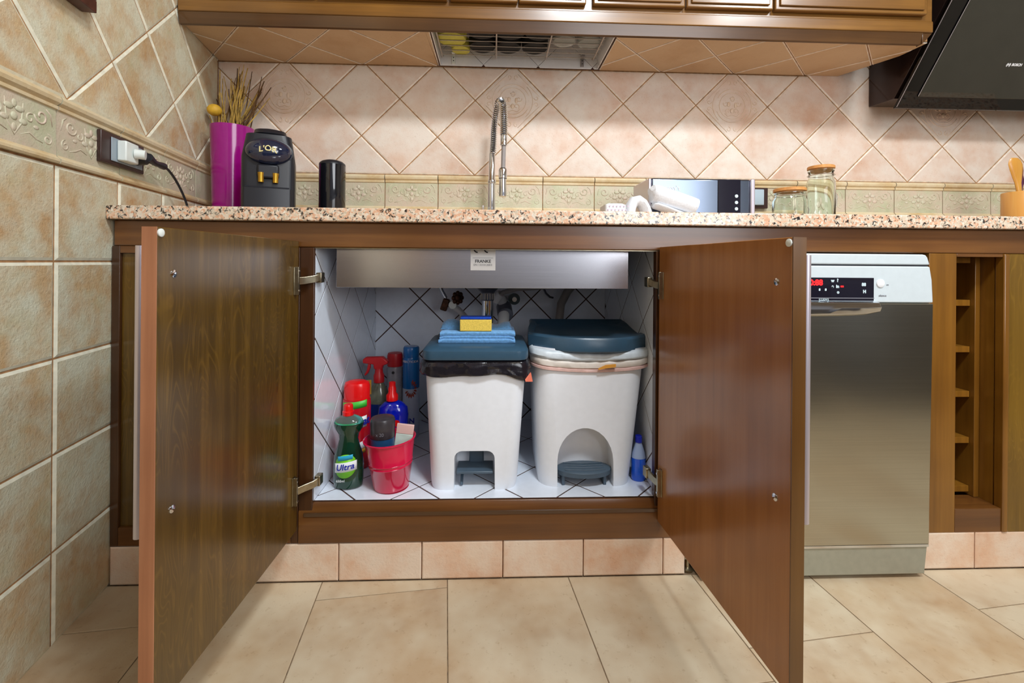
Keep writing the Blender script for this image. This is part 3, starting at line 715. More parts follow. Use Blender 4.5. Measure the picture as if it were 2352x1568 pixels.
# left bin (lower)
t = thing('pedal_bin', 'light grey pedal bin with flat blue lid and black bag, left of the two bins', 'bin', (-.05, .16, .2), 'pedal bins under the sink')
m = MB().rings([rrect(-.165, .062, .052, .25, .034, 6, .2), rrect(-.168, .066, .05, .252, .036, 6, .215), rrect(-.186, .088, .045, .262, .036, 6, .547)])
b = m.build('body', mt['bin'], t, smooth=True)
poly = [(-.104, .19), (-.103, .285)] + [(-.103+.02*(1-cos(R(a))), .285+.02*sin(R(a))) for a in (20, 45, 70, 90)] + [(-.016+.02*sin(R(a)), .285+.02*cos(R(a))) for a in (0, 20, 45, 70, 90)] + [(.005, .19)]
cut = MB().prism(poly, 1, .0, .15).build('cut', mt['bin'], center=False, loc=(0, 0, 0))
cut2 = cut
apply_bool(b, cut)
lid = MB().rings([rrect(-.190, .091, .034, .27, .03, 6, .549), rrect(-.192, .093, .032, .272, .032, 6, .555), rrect(-.190, .092, .034, .27, .032, 6, .572), rrect(-.182, .087, .044, .262, .03, 6, .580), rrect(-.160, .065, .07, .25, .03, 6, .5835)])
lid.build('lid', mt['lid'], t, smooth=True)
MB().box(-.098, .0, .058, .125, .239, .246).build('pedal', mt['pedal'], t, bevel=.002)
MB().rings([rrect(-.068, -.026, .118, .135, .006, 4, .246), rrect(-.067, -.027, .12, .135, .006, 4, .272), rrect(-.062, -.032, .124, .134, .004, 4, .279)]).build('pedal_lever', mt['pedal'], t, smooth=True)
MB().tube([(-.085, .12, .24), (-.085, .07, .205)], .004, 6).build('pedal_strut', mt['pedal'], t)
# wrinkled black liner
rg = []
N = 96
def perim(x0, x1, y0, y1, r, n):
    base = rrect(x0, x1, y0, y1, r, 8); L_ = [0]
    for i in range(len(base)): L_.append(L_[-1]+(Vector(base[(i+1) % len(base)])-Vector(base[i])).length)
    out = []
    for k in range(n):
        d = L_[-1]*k/n; i = max(j for j in range(len(base)) if L_[j] <= d+1e-9); q = (d-L_[i])/max(1e-6, L_[i+1]-L_[i])
        a, b2 = Vector(base[i]), Vector(base[(i+1) % len(base)]); out.append(a+(b2-a)*q)
    return out
for j, (zz, g_) in enumerate(((.549, .0), (.540, .004), (.531, .007), (.522, .006), (.513, .008), (.505, .006), (.503, .001))):
    ring = perim(-.187-g_, .089+g_, .044-g_, .263+g_, .036, N); rr = []
    for i, p in enumerate(ring):
        c = Vector((-.05, .15, 0)); d = (p-c).normalized()
        wv = .5+noise.noise(Vector((i*.33+j*.7, j*.55, 3)))+.4*noise.noise(Vector((i*.9, j*1.3, 9)))
        q = p+d*(.006*wv if 0 < j < 6 else .001)
        low = .014*noise.noise(Vector((p.x*14+4.1, p.y*14, 1.7)))-(.014 if p.x > .03 else 0)*min(1, (p.x-.03)/.05) if j > 1 else 0
        rr.append((q.x, q.y, zz+low*(j-1)/5))
    rg.append(rr)
lb = MB().rings(rg, caps=False).build('bin_liner', mt['bag_black'], t, smooth=True)
md = lb.modifiers.new('s', 'SOLIDIFY'); md.thickness = .001
MB().add([(.083, .040, .497), (.103, .052, .493), (.098, .046, .515), (.084, .036, .492), (.104, .048, .489), (.099, .042, .512)], [(0, 1, 2), (3, 5, 4), (0, 3, 4, 1), (1, 4, 5, 2), (2, 5, 3, 0)]).build('bag_tie', mt['salmon'], t)

# right bin (taller)
t = thing('pedal_bin', 'larger grey pedal bin with rounded blue lid and white bag, right of the two bins', 'bin', (.27, .2, .2), 'pedal bins under the sink')
m = MB().rings([rrect(.126, .379, .062, .32, .045, 6, .2), rrect(.125, .381, .06, .322, .045, 6, .22), rrect(.111, .432, .085, .35, .05, 6, .57)])
b = m.build('body', mt['bin'], t, smooth=True)
poly = [(.174, .19)] + [(.2505-.0765*cos(R(a)), .268+.088*sin(R(a))) for a in range(0, 181, 12)] + [(.327, .19)]
cut = MB().prism(poly, 1, .0, .125).build('cut', mt['bin'], center=False, loc=(0, 0, 0))
apply_bool(b, cut)
def dshape(x0, x1, yf, yb, bulge, z, n=18, slope=0):
    cx, hw = (x0+x1)/2, (x1-x0)/2; pts = []
    for i in range(n+1):
        u = -1+2*i/n; pts.append((cx+hw*u, yf+bulge*abs(u)**2.4, z))
    for i in range(1, 6): pts.append((x1-.03*(1-cos(R(i*15)))-.0*i, yf+bulge+(yb-yf-bulge)*i/6, z))
    for i in range(9): pts.append((x1-.02-(x1-x0-.04)*i/8, yb, z))
    for i in range(5, 0, -1): pts.append((x0+.03*(1-cos(R(i*15))), yf+bulge+(yb-yf-bulge)*i/6, z))
    return [(x, y, zz+slope*(y-yf)) for x, y, zz in pts]
MB().rings([dshape(.102, .455, .062, .355, .085, .562, slope=.04), dshape(.099, .459, .058, .358, .085, .566, slope=.04), dshape(.098, .46, .058, .36, .085, .596, slope=.05), dshape(.101, .456, .063, .357, .085, .602, slope=.05),
            dshape(.113, .445, .085, .35, .08, .601, slope=.05), dshape(.12, .43, .105, .335, .075, .594, slope=.05)]).build('lid', mt['lid'], t, smooth=True)
lo, hi = [], []
ped = [(.2505+.076*cos(R(a)), .09+(.042 if sin(R(a)) < 0 else .036)*sin(R(a))) for a in range(0, 360, 12)]
MB().rings([[(x, y, .228) for x, y in ped], [(x, y, .232) for x, y in ped], [(.2505+(x-.2505)*1.01, .09+(y-.09)*1.02, .240) for x, y in ped], [(.2505+(x-.2505)*.93, .09+(y-.09)*.9, .244) for x, y in ped]]).build('pedal', mt['pedal'], t, smooth=True)
for k in range(4):
    MB().tube([(.2505-.055+.0*k, .066+.014*k, .2445), (.2505, .060+.014*k, .2450), (.2505+.055, .066+.014*k, .2445)], .0016, 6).build('pedal_rib', mt['pedal'], t)
for x_ in (.192, .306):
    MB().box(x_-.004, x_+.004, .07, .12, .2005, .229).build('pedal_foot', mt['pedal'], t, bevel=.001)
def collar(zs, mat, name, seed, amp):
    rg = []
    for j, (zz, g_) in enumerate(zs):
        ring = perim(.111-g_, .433+g_, .083-g_, .351+g_, .05, N); rr = []
        for i, p in enumerate(ring):
            c = Vector((.27, .2, 0)); d = (p-c).normalized(); wv = noise.noise(Vector((i*.45, j*.8, seed)))
            q = p+d*amp*(.6+wv); sag = -.012*(1-min(1, abs((p.x-.27)/.16))**2)*(1 if p.y < .2 else 0)
            rr.append((q.x, q.y, zz+sag+amp*.6*wv))
        rg.append(rr)
    o = MB().rings(rg, caps=False).build(name, mat, t, smooth=True); o.modifiers.new('s', 'SOLIDIFY').thickness = .001
    return o
collar(((.573, .001), (.565, .007), (.555, .009), (.549, .008)), mt['bag_white'], 'bin_liner', 5, .004)
collar(((.549, .006), (.541, .008), (.530, .007), (.527, .004)), mt['bag_cream'], 'liner_hem', 8, .002)
collar(((.528, .004), (.525, .008), (.519, .008), (.517, .003)), mt['string_pink'], 'drawstring', 11, .0015)
MB().rings([[(.285, .066, .515), (.285, .066, .519), (.285, .07, .519), (.285, .07, .515)], [(.305, .064, .520), (.305, .064, .529), (.305, .068, .529), (.305, .068, .520)], [(.333, .066, .523), (.333, .066, .531), (.333, .07, .531), (.333, .07, .523)]]).build('bag_tie', mt['orange'], t)

# cloths and sponge on the left bin
def slab_cloth(x0, x1, y0, y1, z0, z1, seed, amp=.003, nx=16, mat=None, name='cloth', parent=None, lift=None):
    prof = [(y0+.004, z0), (y0, (z0+z1)/2-.002), (y0, (z0+z1)/2+.002), (y0+.004, z1), (y1, z1), (y1, z0)]
    rg = []
    for i in range(nx+1):
        x = x0+(x1-x0)*i/nx; e = .003*(1 if 0 < i < nx else 0)
        dz = amp*noise.noise(Vector((x*22, seed, 0)))+(lift(x) if lift else 0)
        rg.append([(x, y+(.002*noise.noise(Vector((x*30, seed, 5)))), max(z0, z+dz*(1 if z > z0+.001 else 0)+(e if z > z0+.001 else 0))) for y, z in prof])
    return MB().rings(rg).build(name, mat, parent, smooth=True)
t = thing('folded_cloth', 'lower light blue microfibre cloth, folded flat on the left bin lid', 'cloth', (-.05, .13, .584), 'blue cloths on the left bin')
slab_cloth(-.152, .058, .085, .21, .584, .5935, 1, .001, mat=mt['cloth_blue'], name='lower_fold', parent=t)
slab_cloth(-.149, .054, .087, .21, .5938, .6015, 2, .001, mat=mt['cloth_blue'], name='upper_fold', parent=t)
t = thing('folded_cloth', 'upper light blue cloth with rolled left end, under the yellow sponge', 'cloth', (-.05, .13, .603), 'blue cloths on the left bin')
slab_cloth(-.148, .058, .086, .205, .6026, .6125, 6, .0015, mat=mt['cloth_blue'], name='fold', parent=t)
m = MB().rings([[(x, .170+.040*cos(a)*1.0, .6155+h_*max(0, sin(a))) for a in [PI*k/10 for k in range(11)]] for x, h_ in ((-.152, .004), (-.148, .016), (-.135, .024), (-.115, .024), (-.095, .014), (-.07, .007), (-.03, .004), (.01, .008), (.03, .016), (.044, .017), (.05, .004))])
m.build('rumpled_fold', mt['cloth_blue'], t, smooth=True)
t = thing('sponge', 'yellow sponge with blue scouring top on the folded blue cloths', 'sponge', (-.05, .1, .616))
MB().box(-.094, -.007, .088, .126, .6165, .6485).xf(Matrix.Identity(4)).build('foam', mt['sponge'], t, bevel=.002)
MB().box(-.093, -.008, .088, .126, .6488, .6555).build('scouring_pad', mt['scourer'], t, bevel=.002)

# ================================================================ BOTTLES
def wrap(cx, cy, rx, ry, cz, lean=0, out=.0006, a0=-PI/2):
    return lambda x, y, z: (cx+(rx+out+z)*cos(a0+x/rx), cy+(ry+out+z)*sin(a0+x/rx), cz+y)
def disc_label(cx, cy, r, ry, cz, hw, hh, name, mat, parent, out=.0004, shape='ell', tilt=0):
    """flat print wrapped on a cylinder (grid so that it follows the curve)"""
    m = MB(); nx = 14; top = []; bot = []
    for i in range(nx+1):
        u = -1+2*i/nx; h = hh*(math.sqrt(max(0, 1-u*u)) if shape == 'ell' else 1)
        x = hw*u; a = -PI/2+x/r
        for lst, s in ((top, 1), (bot, -1)): lst.append((cx+(r+out)*cos(a), cy+(ry+out)*sin(a), cz+s*h+tilt*x))
    n = nx+1; m.add(top+bot, [(i, i+1, n+i+1, n+i) for i in range(nx)])
    o = m.build(name, mat, parent, smooth=True); o.modifiers.new('s', 'SOLIDIFY').thickness = .0004
    return o
# dish soap (green)
t = thing('dish_soap_bottle', 'dark green washing-up liquid bottle with red cap at the front left of the cupboard', 'bottle', (-.39, .085, .2))
cx, cy = -.390, .082
prof = [(.028, 0), (.0375, .004), (.0395, .02), (.040, .055), (.037, .085), (.029, .110), (.0245, .128), (.027, .142), (.036, .156), (.0395, .166), (.039, .172)]
MB().lathe(prof, cx, cy, .2005, 28, sx=1.0, sy=.72).build('bottle_body', mt['green_liquid'], t, smooth=True)
MB().lathe([(.0392, 0), (.034, .010), (.022, .016), (.013, .019)], cx, cy, .3727, 28, sy=.72).build('bottle_shoulder', mt['clear_green'], t, smooth=True)
MB().lathe([(.015, 0), (.015, .010), (.0125, .012), (.0125, .024), (.011, .028)], cx-.002, cy, .392, 20).build('cap', mt['red_plastic'], t, smooth=True)
disc_label(cx, cy, .040, .0292, .265, .031, .031, 'label_disc', mt['lime'], t, .0006, tilt=.12)
disc_label(cx, cy, .040, .0294, .2875, .020, .006, 'label_band', mt['cyan_print'], t, .0012, 'r', tilt=.15)
disc_label(cx, cy, .040, .0294, .263, .031, .0125, 'label_band', mt['white_print'], t, .0012, 'r', tilt=.15)
text_mesh('Ultra', .0225, (lambda x, y, z: ((cx+(.0428+z)*cos(-PI/2+x/.040)), cy+(.0322+z)*sin(-PI/2+x/.040), .2635+y+.15*x)), 'lettering', mt['blue_print'], t, bold=.0003, shear=.15)
text_mesh('650ml', .009, (lambda x, y, z: ((cx-.012+(.0408+z)*cos(-PI/2+(x)/.040)), cy+(.0300+z)*sin(-PI/2+x/.040), .2265+y)), 'lettering', mt['white_print'], t)
# red detergent bottle
t = thing('detergent_bottle', 'red dishwasher detergent bottle with green 40 label beside the left tiled side', 'bottle', (-.40, .19, .2))
cx, cy, r = -.405, .20, .0405
MB().lathe([(.038, 0), (.0405, .005), (.0405, .19), (.039, .2)], cx, cy, .2005, 28, sy=.8).build('bottle_body', mt['red_body'], t, smooth=True)
MB().lathe([(.0375, 0), (.0375, .038), (.034, .047), (.022, .052), (.01, .053)], cx, cy, .401, 28, sy=.8).build('cap', mt['red_plastic'], t, smooth=True)
disc_label(cx+.0, cy, r, r*.8, .388, .040, .010, 'label_band', mt['green_print'], t, .0008, 'r', tilt=.12)
text_mesh('40', .021, lambda x, y, z: (cx-.012+(r+.0014+z)*cos(-PI/2+(x)/r), cy+(r*.8+.0018+z)*sin(-PI/2+(x-.005)/r), .385+y), 'lettering', mt['white_print'], t, bold=.0008)
disc_label(cx, cy, r, r*.8, .335, .040, .016, 'label_band', mt['white_print'], t, .0008, 'r', tilt=.15)
text_mesh('Somat', .030, lambda x, y, z: (cx+(r+.0014+z)*cos(-PI/2+(x+.012)/r), cy+(r*.8+.0018+z)*sin(-PI/2+(x+.012)/r), .337+y+.15*x), 'lettering', mt['blue_print'], t, bold=.001)
disc_label(cx, cy, r, r*.8, .262, .044, .012, 'label_band', mt['white_print'], t, .0008, 'r', tilt=.35)
disc_label(cx, cy, r, r*.8, .246, .044, .008, 'label_band', mt['mustard'], t, .0008, 'r', tilt=.35)
# trigger spray
t = thing('spray_bottle', 'spray bottle with red trigger head and blue liquid in the rear left corner', 'bottle', (-.365, .31, .2))
cx, cy = -.372, .32
MB().lathe([(.034, 0), (.038, .006), (.038, .13), (.037, .150)], cx, cy, .2005, 24, sy=.75).build('bottle_body', mt['spray_blue'], t, smooth=True)
MB().lathe([(.037, 0), (.032, .03), (.020, .055), (.014, .065)], cx, cy, .3508, 24, sy=.75).build('bottle_shoulder', mt['spray_clear'], t, smooth=True)
MB().box(cx-.030, cx-.016, cy-.0302, cy-.0292, .385, .430).build('label_band', mt['mustard'], t)
MB().lathe([(.017, 0), (.017, .022), (.013, .03), (.012, .045)], cx, cy, .416, 20).build('collar', mt['red_dark'], t, smooth=True)
MB().prism([(cx-.050, .478), (cx-.050, .490), (cx-.042, .497), (cx+.012, .498), (cx+.030, .484), (cx+.030, .476), (cx+.014, .470), (cx+.012, .458), (cx-.014, .458), (cx-.016, .474)], 1, cy-.011, cy+.011).build('trigger_head', mt['red_dark'], t, bevel=.003)
MB().prism([(cx-.034, .476), (cx-.027, .476), (cx-.027, .462), (cx-.034, .445), (cx-.043, .436), (cx-.046, .440), (cx-.038, .455)], 1, cy-.006, cy+.006).build('trigger', mt['red_dark'], t, bevel=.002)
# aerosol with red cap
t = thing('aerosol_can', 'grey aerosol can with dark red cap between the spray bottle and the blue can', 'can', (-.345, .43, .2))
cx, cy = -.345, .43
MB().lathe([(.027, 0), (.0275, .003), (.0275, .235), (.024, .242)], cx, cy, .2005, 24).build('can_body', mt['grey_can'], t, smooth=True)
MB().lathe([(.0265, 0), (.0265, .036), (.024, .044), (.012, .046)], cx, cy, .4435, 24).build('cap', mt['red_dark'], t, smooth=True)
MB().tube([(cx, cy-.0277, .425), (cx, cy-.029, .425)], .005, 12).build('emblem', mt['ink'], t)
# insecticide aerosol
t = thing('aerosol_can', 'tall blue and white insecticide aerosol with orange flower print, behind the black roll', 'can', (-.287, .4, .2))
cx, cy, r = -.287, .42, .0285
MB().lathe([(.028, 0), (.0285, .003), (.0285, .17)], cx, cy, .2005, 28).build('can_body', mt['pale_can'], t, smooth=True)
MB().lathe([(.0285, 0), (.0285, .10), (.026, .106)], cx, cy, .3708, 28).build('can_top', mt['blue_can'], t, smooth=True)
MB().lathe([(.0265, 0), (.0275, .004), (.0275, .03), (.024, .036), (.01, .037)], cx, cy, .477, 28).build('cap', mt['blue_can'], t, smooth=True)
text_mesh('INSECTICIDA', .0105, lambda x, y, z: (cx+(r+.0006+z)*cos(-PI/2+(x+.0)/r), cy+(r+.0006+z)*sin(-PI/2+(x+.0)/r), .464+y), 'lettering', mt['white_print'], t)
text_mesh('SIN', .024, wrap(cx, cy, r, r, .262), 'lettering', mt['blue_print'], t, bold=.0008)
text_mesh('OLOR', .010, wrap(cx, cy, r, r, .244), 'lettering', mt['blue_print'], t)
for k in range(11):
    a = R(70-22*k); ax, az = .021*cos(a), .030*sin(a)
    pts = [(ax*.45, az*.45), (ax*.8+.0035*sin(a), az*.8-.0035*cos(a)), (ax*1.12, az*1.12), (ax*.8-.0035*sin(a), az*.8+.0035*cos(a))]
    MB().add([(cx+(r+.0012)*cos(-PI/2+(u+.004)/r), cy+(r+.0012)*sin(-PI/2+(u+.004)/r), .372+v) for u, v in pts]+[(cx+(r+.0004)*cos(-PI/2+(u+.004)/r), cy+(r+.0004)*sin(-PI/2+(u+.004)/r), .372+v) for u, v in pts], [(0, 1, 2, 3), (4, 7, 6, 5), (0, 4, 5, 1), (1, 5, 6, 2), (2, 6, 7, 3), (3, 7, 4, 0)]).build('petal', mt['petal'], t)
# blue bottle with red squeeze cap
t = thing('cleaner_bottle', 'royal blue rinse aid bottle with red cap behind the red bucket', 'bottle', (-.31, .25, .2))
cx, cy = -.309, .25
MB().lathe([(.034, 0), (.040, .006), (.0425, .08), (.0465, .135), (.043, .158), (.028, .172), (.014, .178)], cx, cy, .2005, 28, sy=.6).build('bottle_body', mt['blue_liquid'], t, smooth=True)
MB().lathe([(.018, 0), (.018, .016), (.012, .024), (.012, .038), (.010, .042), (.010, .055), (.006, .057)], cx-.004, cy, .379, 20).build('cap', mt['red_plastic'], t, smooth=True)
MB().tube([(cx+.016, cy-.0262, .316), (cx+.016, cy-.0275, .316)], .010, 14).build('label_dot', mt['red_plastic'], t)
# small bottle at the right
t = thing('rinse_bottle', 'small bottle half full of bright blue liquid by the right tiled side', 'bottle', (.407, .12, .2))
cx, cy = .4085, .10
MB().lathe([(.018, 0), (.020, .004), (.020, .062)], cx, cy, .2005, 22, sy=.85).build('bottle_body', mt['blue_bright'], t, smooth=True)
MB().lathe([(.020, 0), (.0175, .014), (.010, .036), (.008, .042)], cx, cy, .2627, 22, sy=.85).build('bottle_shoulder', mt['milky'], t, smooth=True)
MB().lathe([(.0095, 0), (.0095, .016), (.0085, .018)], cx, cy, .305, 18).build('cap', mt['blue_cap'], t, smooth=True)

# red bucket with bag rolls
t = thing('bucket', 'small shiny crimson metal bucket at the front left of the cupboard', 'bucket', (-.275, .075, .2))
cx, cy = -.273, .078
prof = [(.040, 0), (.0455, .002), (.0475, .006), (.0565, .062), (.0580, .0635), (.0568, .066), (.0575, .071), (.0590, .0725), (.0578, .075), (.0660, .126), (.0690, .128), (.0695, .131), (.0660, .132), (.0645, .130), (.045, .006), (.03, .005)]
bk = MB().lathe(prof, 0, 0, 0, 40).xf(Matrix.Translation((cx, cy, .201)) @ Matrix.Rotation(R(-3), 4, 'Y')).build('body', mt['bucket'], t, smooth=True)
MB().lathe([(.03, 0), (.0455, .001)], cx, cy, .2005, 30).build('base_ring', mt['bucket'], t)
t2 = MB(); t2.lathe([(.021, 0), (.024, .004), (.024, .096), (.021, .100)], n=20)
t = thing('bag_roll', 'dark grey roll of bin bags with blue band standing in the red bucket', 'roll', (-.292, .075, .21))
Mx = Matrix.Translation((-.298, .076, .208))
MB().lathe([(.031, .127), (.0325, .129), (.0325, .172), (.030, .178), (.012, .180)], n=22).xf(Mx).build('wrapped_roll', mt['bag_grey'], t, smooth=True)
MB().lathe([(.030, .03), (.032, .034), (.032, .1268)], n=22).xf(Mx).build('band', mt['bag_blue'], t, smooth=True)
text_mesh('x 20', .012, (lambda x, y, z: Mx @ Vector(((.0332+z)*cos(-PI/2+x/.0325), (.0332+z)*sin(-PI/2+x/.0325), .142+y))), 'lettering', mt['ink_grey'], t)
t = thing('bag_packet', 'flat pink and pale green packet leaning in the red bucket', 'packet', (-.245, .075, .22))
Mx = Matrix.Translation((-.250, .082, .262)) @ Matrix.Rotation(R(7), 4, 'Y')
MB().box(-.023, .023, -.004, .004, .0, .078).xf(Mx).build('lower_part', mt['paper_pale'], t, bevel=.001)
MB().box(-.023, .023, -.004, .004, .0785, .104).xf(Mx).build('upper_part', mt['paper_pink'], t, bevel=.001)

# ================================================================ ON THE WORKTOP
WZ = .9385
# vase
t = thing('vase', 'tall magenta vase in the corner beside the coffee machine', 'vase', (-.9, .42, WZ))
cx, cy = -.934, .48
MB().lathe([(.056, 0), (.059, .003), (.0685, .328), (.0695, .336), (.068, .3365), (.0665, .334), (.055, .01), (.03, .008)], cx, cy, WZ, 40, caps=True).build('body', mt['magenta'], t, smooth=True)
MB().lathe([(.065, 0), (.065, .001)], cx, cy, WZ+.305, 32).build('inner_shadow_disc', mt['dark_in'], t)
t = thing('dried_stems', 'bunch of dry straw stems with one yellow ball in the magenta vase', 'dried plant', (-.9, .42, WZ+.31))
random.seed(3)
tops = [(.503-.0, 0)]
def stem(x0, y0, xt, zt, yt, r, m_, bend=.0):
    sh = Vector((-.036, .06, .012)); p = [Vector((x0, y0, 1.248)), Vector(((x0+xt)/2+bend, (y0+yt)/2, (1.241+zt)/2)), Vector((xt, yt, zt))]; p = [q+sh for q in p]
    pts = [p[0]*(1-u)**2+p[1]*2*u*(1-u)+p[2]*u*u for u in [i/6 for i in range(7)]]
    MB().tube(pts, [r*(1-.5*i/6) for i in range(7)], 5).build('stem', m_, t)
for i in range(46):
    a = random.uniform(0, 2*PI); rr = random.uniform(0, .04)
    xb, yb = -.896+rr*cos(a), .42+rr*sin(a)*.8
    xt = xb+random.uniform(-.035, .085); zt = 1.241+random.uniform(.10, .27-abs(xt+.87)*.8)
    stem(xb, yb, xt, zt, yb+random.uniform(-.04, .06), random.uniform(.0018, .0036), mt['stem'] if random.random() < .72 else mt['stem_dark'], random.uniform(-.008, .008))
stem(-.935, .40, -.932, 1.47, .40, .0032, mt['stem']); stem(-.925, .40, -.922, 1.44, .40, .0026, mt['stem'])
stem(-.895, .40, -.865, 1.45, .40, .0028, mt['stem']); stem(-.87, .41, -.76, 1.42, .42, .003, mt['stem_dark']); stem(-.86, .41, -.77, 1.385, .43, .0026, mt['stem'])
stem(-.91, .45, -1.01, 1.43, .48, .0026, mt['stem_dark']); stem(-.85, .44, -.81, 1.47, .45, .0024, mt['stem_dark']); stem(-.87, .43, -.84, 1.485, .44, .0024, mt['stem_dark'])
stem(-.940, .39, -.955, 1.30, .38, .0028, mt['stem'])
MB().sphere((-.968, .43, 1.328), .0235, .022, .0205, 20, 12).build('yellow_ball', mt['yellow_ball'], t, smooth=True)
for o_ in [t]: o_.location = (-.93, .47, WZ+.32)
# coffee machine
t = thing('coffee_machine', 'black capsule coffee machine with glossy oval front and two gold spouts', 'coffee machine', (-.7285, .42, WZ))
cx = -.7285
MB().rings([rrect(cx-.0765, cx+.0765, .325, .47, .02, 4, WZ+.004), rrect(cx-.0765, cx+.0765, .325, .47, .02, 4, WZ+.19), rrect(cx-.066, cx+.066, .33, .46, .03, 4, WZ+.262)]).build('body', mt['black_plastic'], t, smooth=True)
MB().rings([rrect(cx-.085, cx+.0765, .30, .36, .01, 4, WZ), rrect(cx-.085, cx+.0765, .30, .36, .01, 4, WZ+.006)]).build('base_tray', plain('tray_blue_grey', (44, 56, 76), .25, coat=.3), t, smooth=True)
MB().rings([rrect(cx-.068, cx+.068, .304, .33, .006, 3, WZ+.0065), rrect(cx-.068, cx+.068, .304, .33, .006, 3, WZ+.088)]).build('drip_box', mt['black_plastic'], t, smooth=True)
MB().box(cx-.062, cx+.062, .3030, .306, WZ+.0885, WZ+.093).build('drip_grate', mt['black_gloss'], t)
hd = MB().sphere((cx+.002, .325, WZ+.205), .0665, .036, .0415, 32, 18).build('front_cap', mt['coffee_head'], t, smooth=True)
rg = [[(cx+.002+r_*cos(a), .331+dy, WZ+.205+r2*sin(a)) for a in [2*PI*k/36 for k in range(36)]] for r_, r2, dy in ((.0705, .0455, .006), (.0705, .0455, -.004), (.066, .041, -.006))]
MB().rings(rg).build('front_rim', mt['black_plastic'], t, smooth=True)
MB().rings([rrect(cx-.044, cx+.048, .34, .46, .035, 6, WZ+.2625), rrect(cx-.046, cx+.05, .335, .465, .036, 6, WZ+.268), rrect(cx-.044, cx+.048, .345, .46, .035, 6, WZ+.282), rrect(cx-.03, cx+.03, .36, .44, .03, 6, WZ+.287)]).build('lever_lid', mt['black_plastic'], t, smooth=True)
MB().box(cx-.030, cx+.032, .31, .34, WZ+.120, WZ+.164).build('spout_block', mt['black_plastic'], t, bevel=.006)
for dx in (-.019, .022):
    MB().lathe([(.0085, 0), (.0085, .014), (.010, .03)], cx+dx, .315, WZ+.107, 16).build('nozzle', mt['gold'], t, smooth=True)
text_mesh("L'OR", .024, lambda x, y, z: (cx+.002+x, .325-.036*math.sqrt(max(.05, 1-(x/.0665)**2-((y+.004)/.0415)**2))-.0025-z, WZ+.209+y-abs(x)*.25), 'lettering', mt['goldprint'], t, bold=.0005)
t.location = (-.727, .332, WZ); t.rotation_euler.z = R(22); t.scale = (.95, .95, .97)
# black canister
t = thing('canister', 'tall round glossy black canister with domed top right of the coffee machine', 'canister', (-.562, .42, WZ))
MB().lathe([(.042, 0), (.0435, .003), (.0435, .196)], -.5625, .42, WZ, 40).build('body', mt['black_gloss'], t, smooth=True)
MB().lathe([(.0435, 0), (.042, .006), (.034, .013), (.02, .0175), (.004, .019)], -.5625, .42, WZ+.1965, 40).build('domed_lid', mt['black_plastic'], t, smooth=True)
# tap
t = thing('kitchen_tap', 'tall chrome spring-neck kitchen tap standing at the sink', 'tap', (-.014, .5, WZ))
MB().lathe([(.024, 0), (.024, .006), (.0165, .012), (.0165, .05), (.0145, .06), (.0135, .15), (.0135, .155)], -.014, .5, WZ, 24).build('base', mt['chrome'], t, smooth=True)
MB().tube([(-.034, .5, WZ+.045), (-.046, .49, WZ+.05), (-.045, .485, WZ+.075)], [.006, .005, .004], 10).build('lever', mt['chrome'], t, smooth=True)
MB().lathe([(.0135, 0), (.0155, .004), (.0155, .012), (.0125, .016), (.0115, .11)], -.013, .5, WZ+.156, 24).build('riser', mt['chrome'], t, smooth=True)
key = [(-.0105, .5, 1.205), (-.008, .498, 1.25), (-.006, .494, 1.30), (-.001, .483, 1.345), (.008, .465, 1.377), (.017, .445, 1.380), (.024, .425, 1.360), (.027, .412, 1.325), (.0275, .405, 1.285), (.0278, .402, 1.245)]
def cat(pts, n):
    pts = [Vector(p) for p in pts]; P = [pts[0]*2-pts[1]]+pts+[pts[-1]*2-pts[-2]]; out = []
    for i in range(1, len(P)-2):
        for k in range(n):
            u = k/n; a, b, c, d = P[i-1:i+3]
            out.append(.5*((2*b)+(c-a)*u+(2*a-5*b+4*c-d)*u*u+(3*b-a-3*c+d)*u**3))
    return out+[pts[-1]]
path = cat(key, 16)
MB().tube(path, .0075, 10).build('inner_hose', mt['hose_grey'], t, smooth=True)
L_ = [0]
for a, b in zip(path[:-1], path[1:]): L_.append(L_[-1]+(b-a).length)
pts = []; turns = 46; nn = turns*10; up = Vector((1, 0, 0))
for k in range(nn+1):
    d = L_[-1]*k/nn; i = max(j for j in range(len(path)-1) if L_[j] <= d+1e-9); q = (d-L_[i])/max(1e-9, L_[i+1]-L_[i])
    p = path[i].lerp(path[i+1], q); tg = (path[i+1]-path[i]).normalized(); a = tg.cross(up).normalized(); b = tg.cross(a).normalized()
    an = 2*PI*turns*k/nn; pts.append(p+(a*cos(an)+b*sin(an))*.0112)
MB().tube(pts, .0027, 5).build('spring', mt['chrome'], t, smooth=True)
MB().lathe([(.0125, 0), (.0125, .004), (.0115, .006), (.0115, .034), (.0125, .036)], .0278, .402, 1.21, 20).build('spring_collar', mt['chrome'], t, smooth=True)
MB().tube([(.0278, .402, 1.21), (.0265, .402, 1.13)], .0078, 14).build('hose', mt['hose_grey'], t, smooth=True)
MB().lathe([(.0125, 0), (.0135, .003), (.0125, .062), (.0145, .064), (.0150, .092), (.012, .098), (.008, .10)], .0255, .402, 1.034, 24).build('spray_head', mt['chrome'], t, smooth=True)
MB().lathe([(.0136, 0), (.0136, .003)], .0255, .402, 1.095, 20).build('seal_ring', mt['black_plastic'], t)
